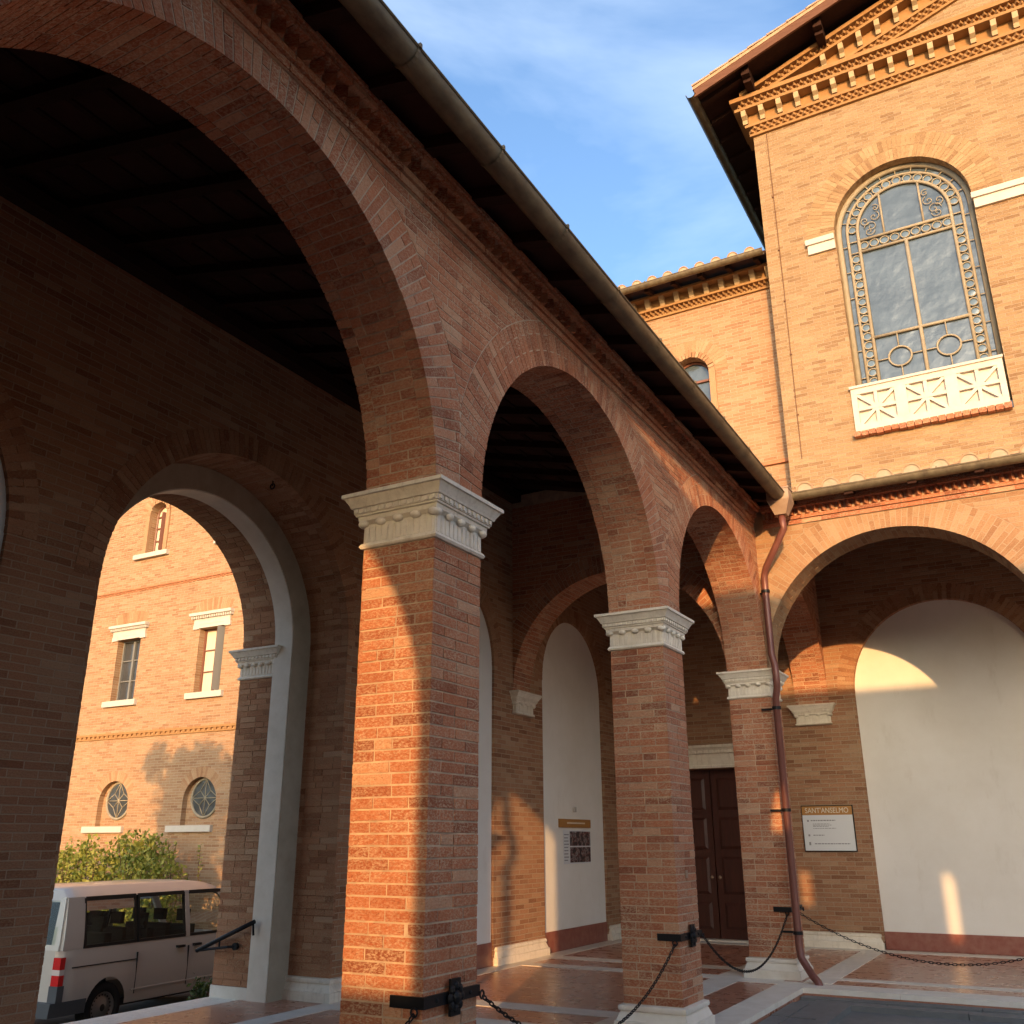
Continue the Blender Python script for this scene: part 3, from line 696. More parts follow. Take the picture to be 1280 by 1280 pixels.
# ------------------------------------------------------------------ north arcade (below the church)
north = thing('brick_arcade', 'sunlit brick arcade below the church facade, round tile ends along its gutter', 'arcade', (4, YB+.28, 0))
mpn = mapYm(YB)
for k, (a, b) in enumerate(((0, D-T), (D, 2*D-T), (2*D, 3*D-T))):
    xc = (a+b)/2
    c = MB(); arch_block(c, mpn, a-(0 if k == 0 else T/2), b+T/2, xc, RA, ZS, ZS, ZT, -T, 0)
    sp = part('spandrel_wall', c, 'mortar_d' if k == 0 else 'by', north)
    ri = MB(); voussoirs(ri, mpn, xc, ZS, RA, .385, lim=D/2-.003, vmax=CORN); bricks(ri, soffY(YB, xc, ZS, RA), .105, T, 0, math.pi*RA); part('arch_ring', ri, 'brick_org', sp, stuff=True)
    if k == 0:
        def iv(v, xc=xc, a=a, b=b):
            lo, hi = a, b+T/2; dz = v-ZS; ro = RA+.39
            if dz >= ro: return [(lo, hi)]
            hw = math.sqrt(max(ro*ro-dz*dz, 0)); return [q for q in ((lo, xc-hw), (xc+hw, hi)) if q[1]-q[0] > .012]
        fb = MB(); bricks(fb, mpn, 0, b+T/2, ZS, CORN, iv); part('spandrel_bricks', fb, 'brick_org', sp, stuff=True)
    make_pier(north, b, b+T, YB, YB+T); capital(north, b, b+T, YB, YB+T); pier_base(north, b, b+T, YB, YB+T)
cornice_run(north, 'x', .137, 12)
# corner fill of the cornice already belongs to the west run; roof of the north walk
EX = 15.0; GN, GZN = .38, 6.15
sloped(north, 'roof_boards', 'board', (GN, YB-GN), (EX, YB-GN), (GX-DEP+.6, YW+.0), (EX, YW+.0), W+GX, 0, .03, GX-GN)
sloped(north, 'roof_slab', 'tile', (GN, YB-GN), (EX, YB-GN), (GX-DEP+.6, YW), (EX, YW), W+GX, .032, .06, GX-GN)
x = -3.4
while x < 12:
    d0 = max(GX-GN, GX-x); d1 = W+GX-.02; wd = .055; b = MB()
    ya, yb2, za, zb = YB-GX+d0, YB-GX+d1, roof_z(d0), roof_z(d1)
    b.hexa([(x-wd, ya, za-.13), (x+wd, ya, za-.13), (x+wd, yb2, zb-.13), (x-wd, yb2, zb-.13)], [(x-wd, ya, za-.002), (x+wd, ya, za-.002), (x+wd, yb2, zb-.002), (x-wd, yb2, zb-.002)])
    part('rafter', b, 'wood_dark', north); x += .80
gutter(north, (GX+.10, YB-GN, GZN), (EX, YB-GN, GZN), r=.085, joint=2.2)
x = GX+.32
while x < 8: barrel(north, (x, YB-GN-.03, GZN+.03), (0, 1, SLOPE), .7, .12); x += .345

# ------------------------------------------------------------------ church facade
ch = thing('church_facade', 'tall sunlit brick church front with arched window and raking pediment', 'church', (4, YW+.5, 0))
mpc = mapYm(YW)
c = MB(); arch_block(c, mpc, -.599, 12, 1.90, 1.465, 4.0, 0, 7.7, -.13, 0); c.box(-.599, 12, YW+.13, 13.3, 0, 7.7)
pw = part('portico_wall', c, 'by', ch)
b = MB(); b.box(.3, 3.5, YW+.118, YW+.132, .262, 5.6); part('plaster_panel', b, 'plaster', pw)
b = MB(); b.box(.436, 3.364, YW+.09, YW+.132, .002, .262); part('red_skirting', b, 'red_base', pw)
s_ = MB(); voussoirs(s_, mpc, 1.90, 4.0, 1.465, .27); part('arch_ring', s_, 'brick_brn', pw, stuff=True)
def wall_base_y(x0, x1):
    b = MB(); loft_rect(b, x0, x1, YW, YW+.1, BASEP[:-1]+[(0, .236)]); o = part('base_moulding', b, 'trav', pw); smooth_angle(o, 35)
wall_base_y(-1.05, .36)
capital(ch, -T, 0, YW-.05, YW+.05, ZN+.03, ZS, eggs=3, name='corbel')
# end wall of the west walk with the wooden door
DX0, DX1 = -3.10, -1.45
c = MB(); c.box(-W-.6, DX0, YW, 13.3, 0, 7.7); c.box(DX1, -.60, YW, 13.3, 0, 7.7); c.box(DX0, DX1, YW, 13.3, 2.85, 7.7); c.box(DX0, DX1, YW+.4, 13.3, 0, 2.85)
part('end_wall', c, 'by', ch)
b = MB(); loft_rect(b, DX0-.15, DX1+.15, YW, YW+.1, [(.03, 2.855), (.03, 2.90), (.015, 2.905), (.015, 3.10), (.05, 3.11), (.05, 3.14), (.09, 3.20), (.11, 3.21), (.11, 3.255), (0, 3.256)]); o = part('door_lintel', b, 'trav', ch); smooth_angle(o, 35)
b = MB(); x = DX0-.15
while x < DX1+.2: b.box(x, x+.06, YW-.075, YW, 3.112, 3.16); x += .11
part('lintel_dentils', b, 'trav', o)
for sgn in (0, 1):
    xa = DX0+.01+sgn*(DX1-DX0)/2; xb = xa+(DX1-DX0)/2-.02
    b = MB(); b.box(xa, xb, YW+.22, YW+.28, .03, 2.84); d_ = part('door', b, 'door', ch)
    for za, zb in ((.18, .62), (.74, 1.36), (1.48, 2.02), (2.14, 2.70)):
        q = MB(); loft_rect(q, 0, 0, 0, 0, [(0, 0)]) if 0 else None
        e = .10; q.hexa([(xa+e, YW+.221, za), (xb-e, YW+.221, za), (xb-e, YW+.221, zb), (xa+e, YW+.221, zb)], [(xa+e+.05, YW+.195, za+.05), (xb-e-.05, YW+.195, za+.05), (xb-e-.05, YW+.195, zb-.05), (xa+e+.05, YW+.195, zb-.05)])
        part('door_panel', q, 'door', d_)
    q = MB(); q.ball((xb-.06 if sgn == 0 else xa+.06, YW+.19, 1.02), .03, .03, .03); part('door_knob', q, 'hopper', d_, True)
b = MB(); b.box(DX0-.02, DX1+.02, YW+.02, YW+.3, .0, .028); part('door_sill', b, 'trav_w', ch)
# upper facade
XL, UC, RW, ZW = -.23, 2.38, 1.245, 13.05
ZC = 15.97
c = MB(); arch_block(c, mpc, XL, 13.5, UC, RW, ZW, 8.62, ZC, -.42, 0, 56); c.box(XL, 13.5, YW, 12.9, 7.70, 8.62); c.box(XL, 13.5, YW+.42, 13.6, 8.62, ZC)
c.hexa([(XL, YW, ZC), (13.5, YW, ZC), (13.5, 13.2, ZC), (XL, 13.2, ZC)], [(XL, YW, ZC+.9), (13.5, YW, ZC+.9+.33*13.73), (13.5, 13.2, ZC+.9+.33*13.73), (XL, 13.2, ZC+.9)])
up_w = part('upper_wall', c, 'bty', ch)
s_ = MB(); voussoirs(s_, mpc, UC, ZW, RW, .54, proud=.005, split=(.27, .27)); bricks(s_, soffY(YW, UC, ZW, RW), .105, .30, 0, math.pi*RW, L=.2); part('arch_ring', s_, 'brick_tan', up_w, stuff=True)
for xa, xb in ((.60, UC-RW-.01), (UC+RW+.01, 6.2)):
    b = MB(); b.box(xa, xb, YW-.05, YW+.02, 12.68, 12.88); b.box(xa-.03, xb+(.0 if xb < 3 else .03), YW-.09, YW+.02, 12.882, 13.00); part('impost_band', b, 'sill', ch)
# window tracery
win = MB(); YG = YW+.24
b = MB(); b.box(UC-RW, UC+RW, YG+.03, YG+.05, 8.7, ZW+RW); wg = part('window', b, 'glass', ch)
def arcpts(r, n=28): return [(UC+r*math.cos(math.pi*k/n), YG, ZW+r*math.sin(math.pi*k/n)) for k in range(n+1)]
fr_ = MB()
for r, t_ in ((RW-.04, .060), (1.04, .030), (.845, .034)):
    fr_.tube([(UC+r, YG, 8.9)]+arcpts(r)+[(UC-r, YG, 8.9)], t_, 6)
for z in (10.68, 12.60, 12.86): fr_.tube([(UC-.845, YG, z), (UC+.845, YG, z)], .032, 6)
for z in (12.60, 12.86):
    for s in (-1, 1): fr_.tube([(UC+s*.845, YG, z), (UC+s*1.03, YG, z)], .016, 6)
fr_.tube([(UC, YG, 8.9), (UC, YG, 12.60)], .038, 6)
for s in (-1, 1): fr_.tube([(UC+s*.36, YG, 12.86), (UC+s*.36, YG, ZW+.76)], .022, 6)
for k in range(1, 12):
    a = math.pi*k/12; fr_.tube([(UC+1.03*math.cos(a), YG, ZW+1.03*math.sin(a)), (UC+(RW-.03)*math.cos(a), YG, ZW+(RW-.03)*math.sin(a))], .012, 5)
for s in (-1, 1):
    for k in range(7): z = 9.3+.58*k; fr_.tube([(UC+s*1.03, YG, z), (UC+s*(RW-.03), YG, z)], .012, 5)
part('window_frame', fr_, 'stonecol', wg, True)
rg = MB()
dm = MB(); dm.v.append((0, -.010, 0)); dm.v += [(math.cos(2*math.pi*k/14), 0, math.sin(2*math.pi*k/14)) for k in range(14)]
dm.f = [(0, 1+k, 1+(k+1) % 14) for k in range(14)]; dm.r = [.5]*14; disc_me = dm.mesh('roundel', M['glass_small'], True)
def disc(c, r):
    rg.ring(c, (1, 0, 0), (0, 0, 1), r, .013, 14, 5)
    o = link('roundel', disc_me, wg); o.location = (c[0], YG+.012, c[2]); o.scale = (r, 1, r)
for s in (-1, 1):
    z = 9.2
    while z < 12.6: disc((UC+s*.938, YG, z), .078); z += .192
for k in range(9): disc((UC-.76+.19*k, YG, 12.73), .08)
for k in range(15): a = math.pi*(k+.5)/15; disc((UC+.938*math.cos(a), YG, ZW+.938*math.sin(a)), .078)
for s in (-1, 1):
    cx, cz = UC+s*.42, 10.18; rg.ring((cx, YG, cz), (1, 0, 0), (0, 0, 1), .20, .020, 20, 6)
    for dx, dz in ((1, 0), (-1, 0), (0, 1), (0, -1)): rg.tube([(cx+dx*.20, YG, cz+dz*.20), (cx+dx*.40, YG, cz+dz*.48)], .014, 5)
    def spiral(cx, cz, r0_, tr, st, sg):
        rg.tube([(cx+sg*(r0_*(1-k/28))*math.cos(st+tr*k/28), YG, cz+(r0_*(1-k/28))*math.sin(st+tr*k/28)) for k in range(28)], .009, 4)
    for (ox, oz, rr, st) in ((.58, .12, .13, 0), (.50, .33, .11, 2), (.68, .28, .10, 4), (.46, .52, .08, 1), (.62, .02, .10, 3)): spiral(UC+s*ox, ZW+oz-.06, rr, 8.5, st, s)
part('window_leading', rg, 'stonecol', wg, True, stuff=True)
# pierced stone balustrade
BX0, BX1, BZ0, BZ1 = 1.04, 3.585, 8.69, 9.62
b = MB(); b.box(BX0, BX1, YW+.02, YW+.10, BZ0, BZ1); bal = part('balustrade', b, 'sill', ch)
f_ = MB(); yb0, yb1 = YW-.05, YW+.021
def fb(x0, x1, z0, z1, y0=yb0): f_.box(x0, x1, y0, yb1, z0, z1)
fb(BX0, BX1, BZ0, BZ0+.15); fb(BX0, BX1, BZ1-.17, BZ1-.05); fb(BX0-.02, BX1+.02, BZ1-.049, BZ1, yb0-.03)
PW_ = (BX1-BX0)/3
for k in range(4):
    xx = BX0+PW_*k; fb(max(BX0, xx-.10), min(BX1, xx+.10), BZ0+.151, BZ1-.171)
def bar(p, q, w_, off):
    p, q = Vector(p), Vector(q); d = (q-p).normalized(); n = Vector((-d.y, d.x))*w_/2
    yy = yb0+.004+.003*off
    pts = [p-n, q-n, q+n, p+n]; f_.hexa([(v.x, yy, v.y) for v in pts], [(v.x, yb1, v.y) for v in pts])
for k in range(3):
    x0_, x1_ = BX0+PW_*k+.10, BX0+PW_*(k+1)-.10; z0_, z1_ = BZ0+.15, BZ1-.17; cx, cz = (x0_+x1_)/2, (z0_+z1_)/2
    for o_, (p, q) in enumerate((((x0_-.02, cz), (x1_+.02, cz)), ((cx, z0_-.02), (cx, z1_+.02)), ((x0_, z0_), (x1_, z1_)), ((x0_, z1_), (x1_, z0_)))): bar(p, q, .062, o_)
part('balustrade_tracery', f_, 'sill', bal)
b = MB(); x = BX0-.03
while x < BX1+.02: b.box(x, x+.118, YW-.13+random.uniform(-.01, .01), YW+.02, BZ0-.10+random.uniform(-.008, .008), BZ0-.004, random.random()*.3); x += .13
part('brick_sill', b, 'brick', bal)
# cornices of the pediment
def saw(mb, x0, x1, zf, h, n0, n1, st=.14, y0=YW):
    x = x0
    while x < x1-st*.5:
        for half, (za, zb) in enumerate(((0, h*.5), (h*.5, h))):
            xs = x+(st/2 if half else 0); tri = [(xs+.008, y0-n0), (xs+st/2, y0-n1), (xs+st-.008, y0-n0)]
            mb.hexa([(px, py, zf(px)+za) for px, py in tri], [(px, py, zf(px)+zb) for px, py in tri], random.random())
        x += st
def layer(mb, x0, x1, zf, za, zb, n):
    mb.hexa([(x0, YW-n, zf(x0)+za), (x1, YW-n, zf(x1)+za), (x1, YW+.05, zf(x1)+za), (x0, YW+.05, zf(x0)+za)], [(x0, YW-n, zf(x0)+zb), (x1, YW-n, zf(x1)+zb), (x1, YW+.05, zf(x1)+zb), (x0, YW+.05, zf(x0)+zb)])
LAY = ((0, .065, .06), (.20, .265, .13), (.265, .56, .055), (.56, .63, .29), (.77, .87, .36))
def cornice_pediment(zf, x_of, xend, ret):
    m1 = MB(); m2 = MB(); br = []
    for za, zb, n in LAY:
        x0 = x_of(za)-(n if ret else 0); layer(m1, x0, xend, zf, za, zb, n)
        if ret: m1.box(x0, XL, YW+.051, 13.25, zf(0)+za, zf(0)+zb)
    layer(m1, x_of(.065), xend, zf, .065, .20, .05); layer(m1, x_of(.63), xend, zf, .63, .77, .23)
    saw(m2, x_of(.065)-(.08 if ret else 0), xend, lambda x: zf(x)+.066, .133, .05, .125)
    saw(m2, x_of(.63)-(.25 if ret else 0), xend, lambda x: zf(x)+.631, .138, .23, .33)
    cn = part('cornice', m1, 'cornice', ch); part('sawtooth_course', m2, 'cornice', cn, stuff=True)
    x = x_of(.27)+(-.16 if ret else .2)
    while x < min(xend, 9):
        q = MB(); z = zf(x+.06); w_ = .10
        pts = [(YW-.05, z+.30), (YW-.13, z+.30), (YW-.16, z+.38), (YW-.25, z+.43), (YW-.28, z+.555), (YW-.05, z+.555)]
        dz = zf(x+w_)-zf(x)
        q.hexa([(x, y, zz) for y, zz in pts], [(x+w_, y, zz+dz*0) for y, zz in pts]); part('modillion', q, 'bracket', cn); x += .375
    return cn
cornice_pediment(lambda x: ZC, lambda za: XL, 13.5, True)
RKM = .33
zr = lambda x: ZC+.87-.84+RKM*(x-XL+.36)
cornice_pediment(zr, lambda za: XL-.36+(.84-za)/RKM+.02, 13.5, False)
# roof of the church
def rz(x): return 16.86+RKM*(x+1.17)
YV = YW-.95
b = MB(); b.hexa([(-1.17, YV, rz(-1.17)), (13, YV, rz(13)), (13, 30, rz(13)), (-1.17, 30, rz(-1.17))], [(-1.17, YV, rz(-1.17)+.05), (13, YV, rz(13)+.05), (13, 30, rz(13)+.05), (-1.17, 30, rz(-1.17)+.05)]); part('roof_boards', b, 'wood_dark', ch)
b = MB(); b.hexa([(-1.2, YV-.04, rz(-1.2)+.051), (13, YV-.04, rz(13)+.051), (13, 30, rz(13)+.051), (-1.2, 30, rz(-1.2)+.051)], [(-1.2, YV-.04, rz(-1.2)+.15), (13, YV-.04, rz(13)+.15), (13, 30, rz(13)+.15), (-1.2, 30, rz(-1.2)+.15)]); part('roof_slab', b, 'tile', ch)
b = MB(); b.hexa([(-1.17, YV-.03, rz(-1.17)-.15), (13, YV-.03, rz(13)-.15), (13, YV+.02, rz(13)-.15), (-1.17, YV+.02, rz(-1.17)-.15)], [(-1.17, YV-.03, rz(-1.17)+.05), (13, YV-.03, rz(13)+.05), (13, YV+.02, rz(13)+.05), (-1.17, YV+.02, rz(-1.17)+.05)]); part('verge_board', b, 'verge', ch)
x = -1.2
while x < 6: barrel(ch, (x, YV+.03, rz(x)+.13), (1, 0, RKM), .50, .10); x += .42
for x in (-.10, 1.45, 3.0, 4.55):
    b = MB(); z = rz(x); b.box(x-.085, x+.085, YV+.14, YW, z-.25, z-.04); b.box(x-.08, x+.08, YV+.28, YW, z-.34, z-.251); part('purlin', b, 'wood_dark', ch)
for k in range(14):
    y = YV+.3+k*.7; b = MB(); b.hexa([(-1.12, y, rz(-1.12)-.12), (XL, y, rz(XL)-.12), (XL, y+.1, rz(XL)-.12), (-1.12, y+.1, rz(-1.12)-.12)], [(-1.12, y, rz(-1.12)), (XL, y, rz(XL)), (XL, y+.1, rz(XL)), (-1.12, y+.1, rz(-1.12))]); part('rafter', b, 'wood_dark', ch)
gutter(ch, (-1.25, YV-.06, 16.80), (-1.25, 28, 16.80), r=.10, joint=2.5)
b = MB(); b.tube([(.05, YW-.02, 15.95), (.045, YW-.02, 12), (.02, YW-.02, 8.4)], .007, 5)
for z in (9.3, 10.6, 11.8, 13.0, 14.3): b.box(.015, .055, YW-.03, YW, z, z+.02)
part('lightning_cable', b, 'verge', ch)

# ------------------------------------------------------------------ monastery building
YM = 13.3
mo = thing('monastery_building', 'tall sunlit brick building with white sills and oculus windows, beyond the van', 'building', (-14, YM+.5, -.9))
mpm = mapYm(YM)
XA, XB = -27.0, XL-.002
YE, XQ = 12.70, -5.6
mpe = mapYm(YE)
def ext_wall():
    c = MB()
    # vertical strips so that every opening is real
    arched = [(-19.03, .36, 10.95, 9.72), (-15.70, .36, 10.95, 9.72), (-22.36, .36, 10.95, 9.72)]
    rect = [(-19.62, .48, 5.42, 7.19), (-16.29, .48, 5.42, 7.19), (-22.95, .48, 5.42, 7.19)]
    ocu = [(-19.42, .60, 2.62, 2.03), (-16.13, .60, 2.62, 2.03), (-22.7, .60, 2.62, 2.03)]
    small = [(-2.175, .415, 10.96, 9.6)]
    edges = [XA, -21.0, -17.85, -14.4]
    groups = [([arched[2]], [rect[2]], [ocu[2]]), ([arched[0]], [rect[0]], [ocu[0]]), ([arched[1]], [rect[1]], [ocu[1]])]
    for (a, b), (ar, re_, oc) in zip(zip(edges, edges[1:]), groups):
        z = -1.0
        if oc:
            x_, r, zs, z0 = oc[0]; c.mbox(mpm, a, b, -1.0, z0, -.35, 0); arch_block(c, mpm, a, b, x_, r, zs, z0, 4.0, -.16, 0, 20); c.mbox(mpm, a, b, z0, 4.0, -.35, -.161); z = 4.0
            x_, hw, z0, z1 = re_[0]; c.mbox(mpm, a, b, 4.0, z0, -.35, 0); c.mbox(mpm, a, x_-hw, z0, z1, -.35, 0); c.mbox(mpm, x_+hw, b, z0, z1, -.35, 0); z = z1
        x_, r, zs, z0 = ar[0]; c.mbox(mpm, a, b, z, z0, -.35, 0); arch_block(c, mpm, a, b, x_, r, zs, z0, 13.0, -.35, 0, 20)
    c.box(XA, -14.4, YM+.36, YM+.5, -1, 13); c.mbox(mpm, -14.4, XQ, -1, 13, -.35, 0)
    x_, r, zs, z0 = small[0]; c.mbox(mpe, XQ, XB, -1, z0, -.5, 0); arch_block(c, mpe, XQ, XB, x_, r, zs, z0, 12.7, -.35, 0, 20); c.box(XQ, XB, YE+.36, YM+.5, z0, 12.7)
    part('wall', c, 'boy', mo)
    return arched, rect, ocu, small
arched, rect, ocu, small = ext_wall()
def casement(parent, x0, x1, z0, z1, y, shut=None, n=3, curtain=True):
    b = MB(); b.box(x0, x1, y+.05, y+.06, z0, z1); wd_ = part('window', b, 'curtain' if curtain else 'glass_d', parent)
    f = MB(); t_ = .045
    f.box(x0, x0+t_, y, y+.049, z0, z1); f.box(x1-t_, x1, y, y+.049, z0, z1); f.box(x0+t_, x1-t_, y, y+.049, z0, z0+t_); f.box(x0+t_, x1-t_, y, y+.049, z1-t_, z1)
    xm = (x0+x1)/2; f.box(xm-.035, xm+.035, y-.004, y+.049, z0+t_, z1-t_)
    for k in range(1, n): z = z0+(z1-z0)*k/n; f.box(x0+t_, xm-.035, y+.01, y+.049, z-.015, z+.015); f.box(xm+.035, x1-t_, y+.01, y+.049, z-.015, z+.015)
    part('window_frame', f, 'frame_red' if curtain else 'shutter', wd_)
    return wd_
for i, (x_, hw, z0, z1) in enumerate(rect):
    wd_ = casement(mo, x_-hw, x_+hw, z0, z1, YM+.20, curtain=(i != 0))
    if i == 1:
        b = MB(); b.hexa([(x_+hw-.02, YM+.18, z0+.02), (x_+hw-.02, YM+.20, z0+.02), (x_+hw-.14, YM-.14, z0+.02), (x_+hw-.16, YM-.12, z0+.02)], [(x_+hw-.02, YM+.18, z1-.02), (x_+hw-.02, YM+.20, z1-.02), (x_+hw-.14, YM-.14, z1-.02), (x_+hw-.16, YM-.12, z1-.02)]); part('shutter', b, 'shutter', wd_)
    b = MB(); b.box(x_-hw-.22, x_+hw+.18, YM-.10, YM+.15, z0-.16, z0-.002); part('sill', b, 'sill', mo)
    b = MB(); b.box(x_-hw-.20, x_+hw+.20, YM-.05, YM+.1, z1+.10, z1+.26); b.box(x_-hw-.22, x_-hw-.001, YM-.05, YM+.05, z1-.02, z1+.099); b.box(x_+hw+.001, x_+hw+.22, YM-.05, YM+.05, z1-.02, z1+.099); b.box(x_-hw, x_+hw, YM-.045, YM+.1, z1+.002, z1+.098)
    b.box(x_-hw-.30, x_+hw+.30, YM-.16, YM+.02, z1+.34, z1+.42); lt = part('lintel', b, 'sill', mo)
    b = MB(); q = x_-hw-.25
    while q < x_+hw+.25: b.box(q, q+.045, YM-.12, YM+.02, z1+.262, z1+.338); q += .085
    part('lintel_dentils', b, 'sill', lt)
    v = MB(); voussoirs(v, mpm, x_, z1-1.1, 1.60, .34, a0=R(68), a1=R(112), depth=.03, proud=.006, into=0, split=(.34, .34)); part('flat_arch', v, 'brick_org', mo, stuff=True)
for i, (x_, r, zs, z0) in enumerate(arched):
    y = YM+.22; b = MB(); b.box(x_-r, x_+r, y+.05, y+.06, z0, zs+r); wd_ = part('window', b, 'curtain', mo)
    f = MB(); f.tube([(x_+r-.03, y+.02, z0)]+[(x_+(r-.03)*math.cos(math.pi*k/14), y+.02, zs+(r-.03)*math.sin(math.pi*k/14)) for k in range(15)]+[(x_-r+.03, y+.02, z0)], .03, 5)
    for z in (z0+.02, z0+.45, z0+.85, zs-.02): f.box(x_-r, x_+r, y, y+.049, z-.02, z+.02)
    f.box(x_-.02, x_+.02, y+.002, y+.049, z0, zs); part('window_frame', f, 'frame_red', wd_)
    if i == 0:
        b = MB(); b.hexa([(x_+r-.01, y-.03, z0+.05), (x_+r-.01, y, z0+.05), (x_+r-.14, y-.30, z0+.05), (x_+r-.16, y-.28, z0+.05)], [(x_+r-.01, y-.03, zs), (x_+r-.01, y, zs), (x_+r-.14, y-.30, zs), (x_+r-.16, y-.28, zs)]); part('shutter', b, 'frame_red', wd_)
    v = MB(); voussoirs(v, mpm, x_, zs, r, .14, proud=.05, split=(.14, .14)); voussoirs(v, mpm, x_, zs, r+.15, .25, split=(.25, .25), into=0)
    v.mbox(mpm, x_-r-.14, x_-r+.003, z0, zs, -.05, .045, .6); v.mbox(mpm, x_+r-.003, x_+r+.14, z0, zs, -.05, .045, .6); part('arch_ring', v, 'brick_org', mo, stuff=True)
    b = MB(); b.box(x_-r-.42, x_+r+.28, YM-.12, YM+.2, z0-.14, z0-.002); part('sill', b, 'sill', mo)
for i, (x_, r, zs, z0) in enumerate(ocu):
    y = YM+.159; cx, cz, rr = x_+.06, zs+.08, .47
    b = MB(); n = 24; b.hexa([(cx+rr*math.cos(2*math.pi*k/n), y-.012, cz+rr*math.sin(2*math.pi*k/n)) for k in range(n)], [(cx+rr*math.cos(2*math.pi*k/n), y+.05, cz+rr*math.sin(2*math.pi*k/n)) for k in range(n)]); wd_ = part('oculus_window', b, 'glass_d', mo)
    f = MB(); f.ring((cx, y-.015, cz), (1, 0, 0), (0, 0, 1), rr+.01, .035, 24, 6)
    P_ = lambda a, q: (cx+q*math.cos(a), y-.02, cz+q*math.sin(a))
    for k in range(4): f.tube([P_(math.pi*k/4, rr*(1 if k % 2 == 0 else .55)), P_(math.pi*k/4+math.pi, rr*(1 if k % 2 == 0 else .55))], .012, 5)
    sq = [P_(math.pi/4+math.pi*k/2, rr*.55) for k in range(4)]
    for k in range(4): f.tube([sq[k], P_(math.pi/2*(k+1), rr*.98)], .012, 5); f.tube([sq[k], P_(math.pi/2*k, rr*.98)], .012, 5)
    part('oculus_tracery', f, 'stonecol', wd_, True)
    v = MB(); voussoirs(v, mpm, x_, zs, r, .27, a0=R(25), a1=R(155), split=(.27, .27)); part('arch_ring', v, 'brick_org', mo, stuff=True)
    b = MB(); b.box(x_-r-.42, x_+r-.02, YM-.10, YM+.12, z0-.16, z0-.002); part('sill', b, 'sill', mo)
for i, (x_, r, zs, z0) in enumerate(small):
    y = YE+.2; b = MB(); b.box(x_-r, x_+r, y+.05, y+.06, z0, zs+r); wd_ = part('window', b, 'glass', mo)
    f = MB(); f.tube([(x_+r-.03, y+.02, z0)]+[(x_+(r-.03)*math.cos(math.pi*k/14), y+.02, zs+(r-.03)*math.sin(math.pi*k/14)) for k in range(15)]+[(x_-r+.03, y+.02, z0)], .03, 5)
    f.box(x_-r, x_+r, y, y+.049, zs-.11, zs-.06); f.box(x_-.02, x_+.02, y+.002, y+.049, z0, zs-.1); part('window_frame', f, 'frame_red', wd_)
    v = MB(); voussoirs(v, mpe, x_, zs, r, .13, proud=.05, split=(.13, .13)); voussoirs(v, mpe, x_, zs, r+.14, .27, split=(.27, .27), into=0); v.mbox(mpe, x_+r-.003, x_+r+.13, z0, zs, -.05, .045, .6); v.mbox(mpe, x_-r-.13, x_-r+.003, z0, zs, -.05, .045, .6); part('arch_ring', v, 'brick_org', mo, stuff=True)
b = MB(); b.box(XA, -5.6, YM-.05, YM+.02, 8.66, 8.70); st_ = part('string_course', b, 'cornice_r', mo)
b = MB(); saw(b, -24, -14, lambda x: 8.60, .058, -.01, .045, .16, YM); part('sawtooth_course', b, 'cornice_r', st_, stuff=True)
b = MB(); b.box(XA, -5.6, YM-.04, YM+.02, 4.36, 4.40); b.box(XA, -5.6, YM-.06, YM+.02, 4.46, 4.52); st_ = part('string_course', b, 'cornice', mo)
b = MB(); x = -24
while x < -14: b.box(x, x+.09, YM-.05, YM, 4.401, 4.459); x += .19
part('dentil_course', b, 'cornice', st_, stuff=True)
b = MB(); b.box(-1.3, XB, YE-.06, YE+.02, 8.60, 8.68); part('ledge', b, 'cornice_r', mo)
# eaves by the church
b = MB(); b.box(XQ, XB, YE-.05, YE+.02, 12.53, 12.58); b.box(XQ, XB, YE-.11, YE+.02, 12.71, 12.76); b.box(XQ, XB, YE-.02, YE+.02, 12.76, 12.99); b.box(XQ, XB, YE-.20, YE+.02, 12.99, 13.04); cn = part('cornice', b, 'cornice', mo)
b = MB(); saw(b, XQ, XB, lambda x: 12.581, .128, -.01, .10, .11, YE); part('sawtooth_course', b, 'cornice', cn, stuff=True)
x = -5.4
while x < XB-.1:
    q = MB(); pts = [(YE-.0, 12.78), (YE-.06, 12.78), (YE-.14, 12.89), (YE-.17, 12.985), (YE, 12.985)]; q.hexa([(x, y, z) for y, z in pts], [(x+.11, y, z) for y, z in pts]); part('modillion', q, 'bracket', cn); x += .335
b = MB(); b.hexa([(XQ, YE-.60, 13.02), (XB, YE-.60, 13.02), (XB, YE+6, 14.7), (XQ, YE+6, 14.7)], [(XQ, YE-.60, 13.07), (XB, YE-.60, 13.07), (XB, YE+6, 14.75), (XQ, YE+6, 14.75)]); part('roof_slab', b, 'wood_dark', mo)
b = MB(); b.hexa([(-26, YM-.66, 13.40), (XQ-.01, YM-.66, 13.40), (XQ-.01, YM+6, 15.1), (-26, YM+6, 15.1)], [(-26, YM-.66, 13.48), (XQ-.01, YM-.66, 13.48), (XQ-.01, YM+6, 15.18), (-26, YM+6, 15.18)]); part('roof_slab', b, 'wood_dark', mo)
x = -5.3
while x < XB-.2:
    b = MB(); b.hexa([(x, YE-.55, 12.92), (x+.10, YE-.55, 12.92), (x+.10, YE, 13.08), (x, YE, 13.08)], [(x, YE-.55, 13.025), (x+.10, YE-.55, 13.025), (x+.10, YE, 13.17), (x, YE, 13.17)]); part('rafter', b, 'wood_dark', mo); x += .60
gutter(mo, (XQ, YE-.68, 13.03), (XB-.02, YE-.68, 13.03), r=.09, joint=3.1)
x = -5.5
while x < XB-.15: barrel(mo, (x, YE-.70, 13.06), (0, 1, .28), .6, .115); x += .355

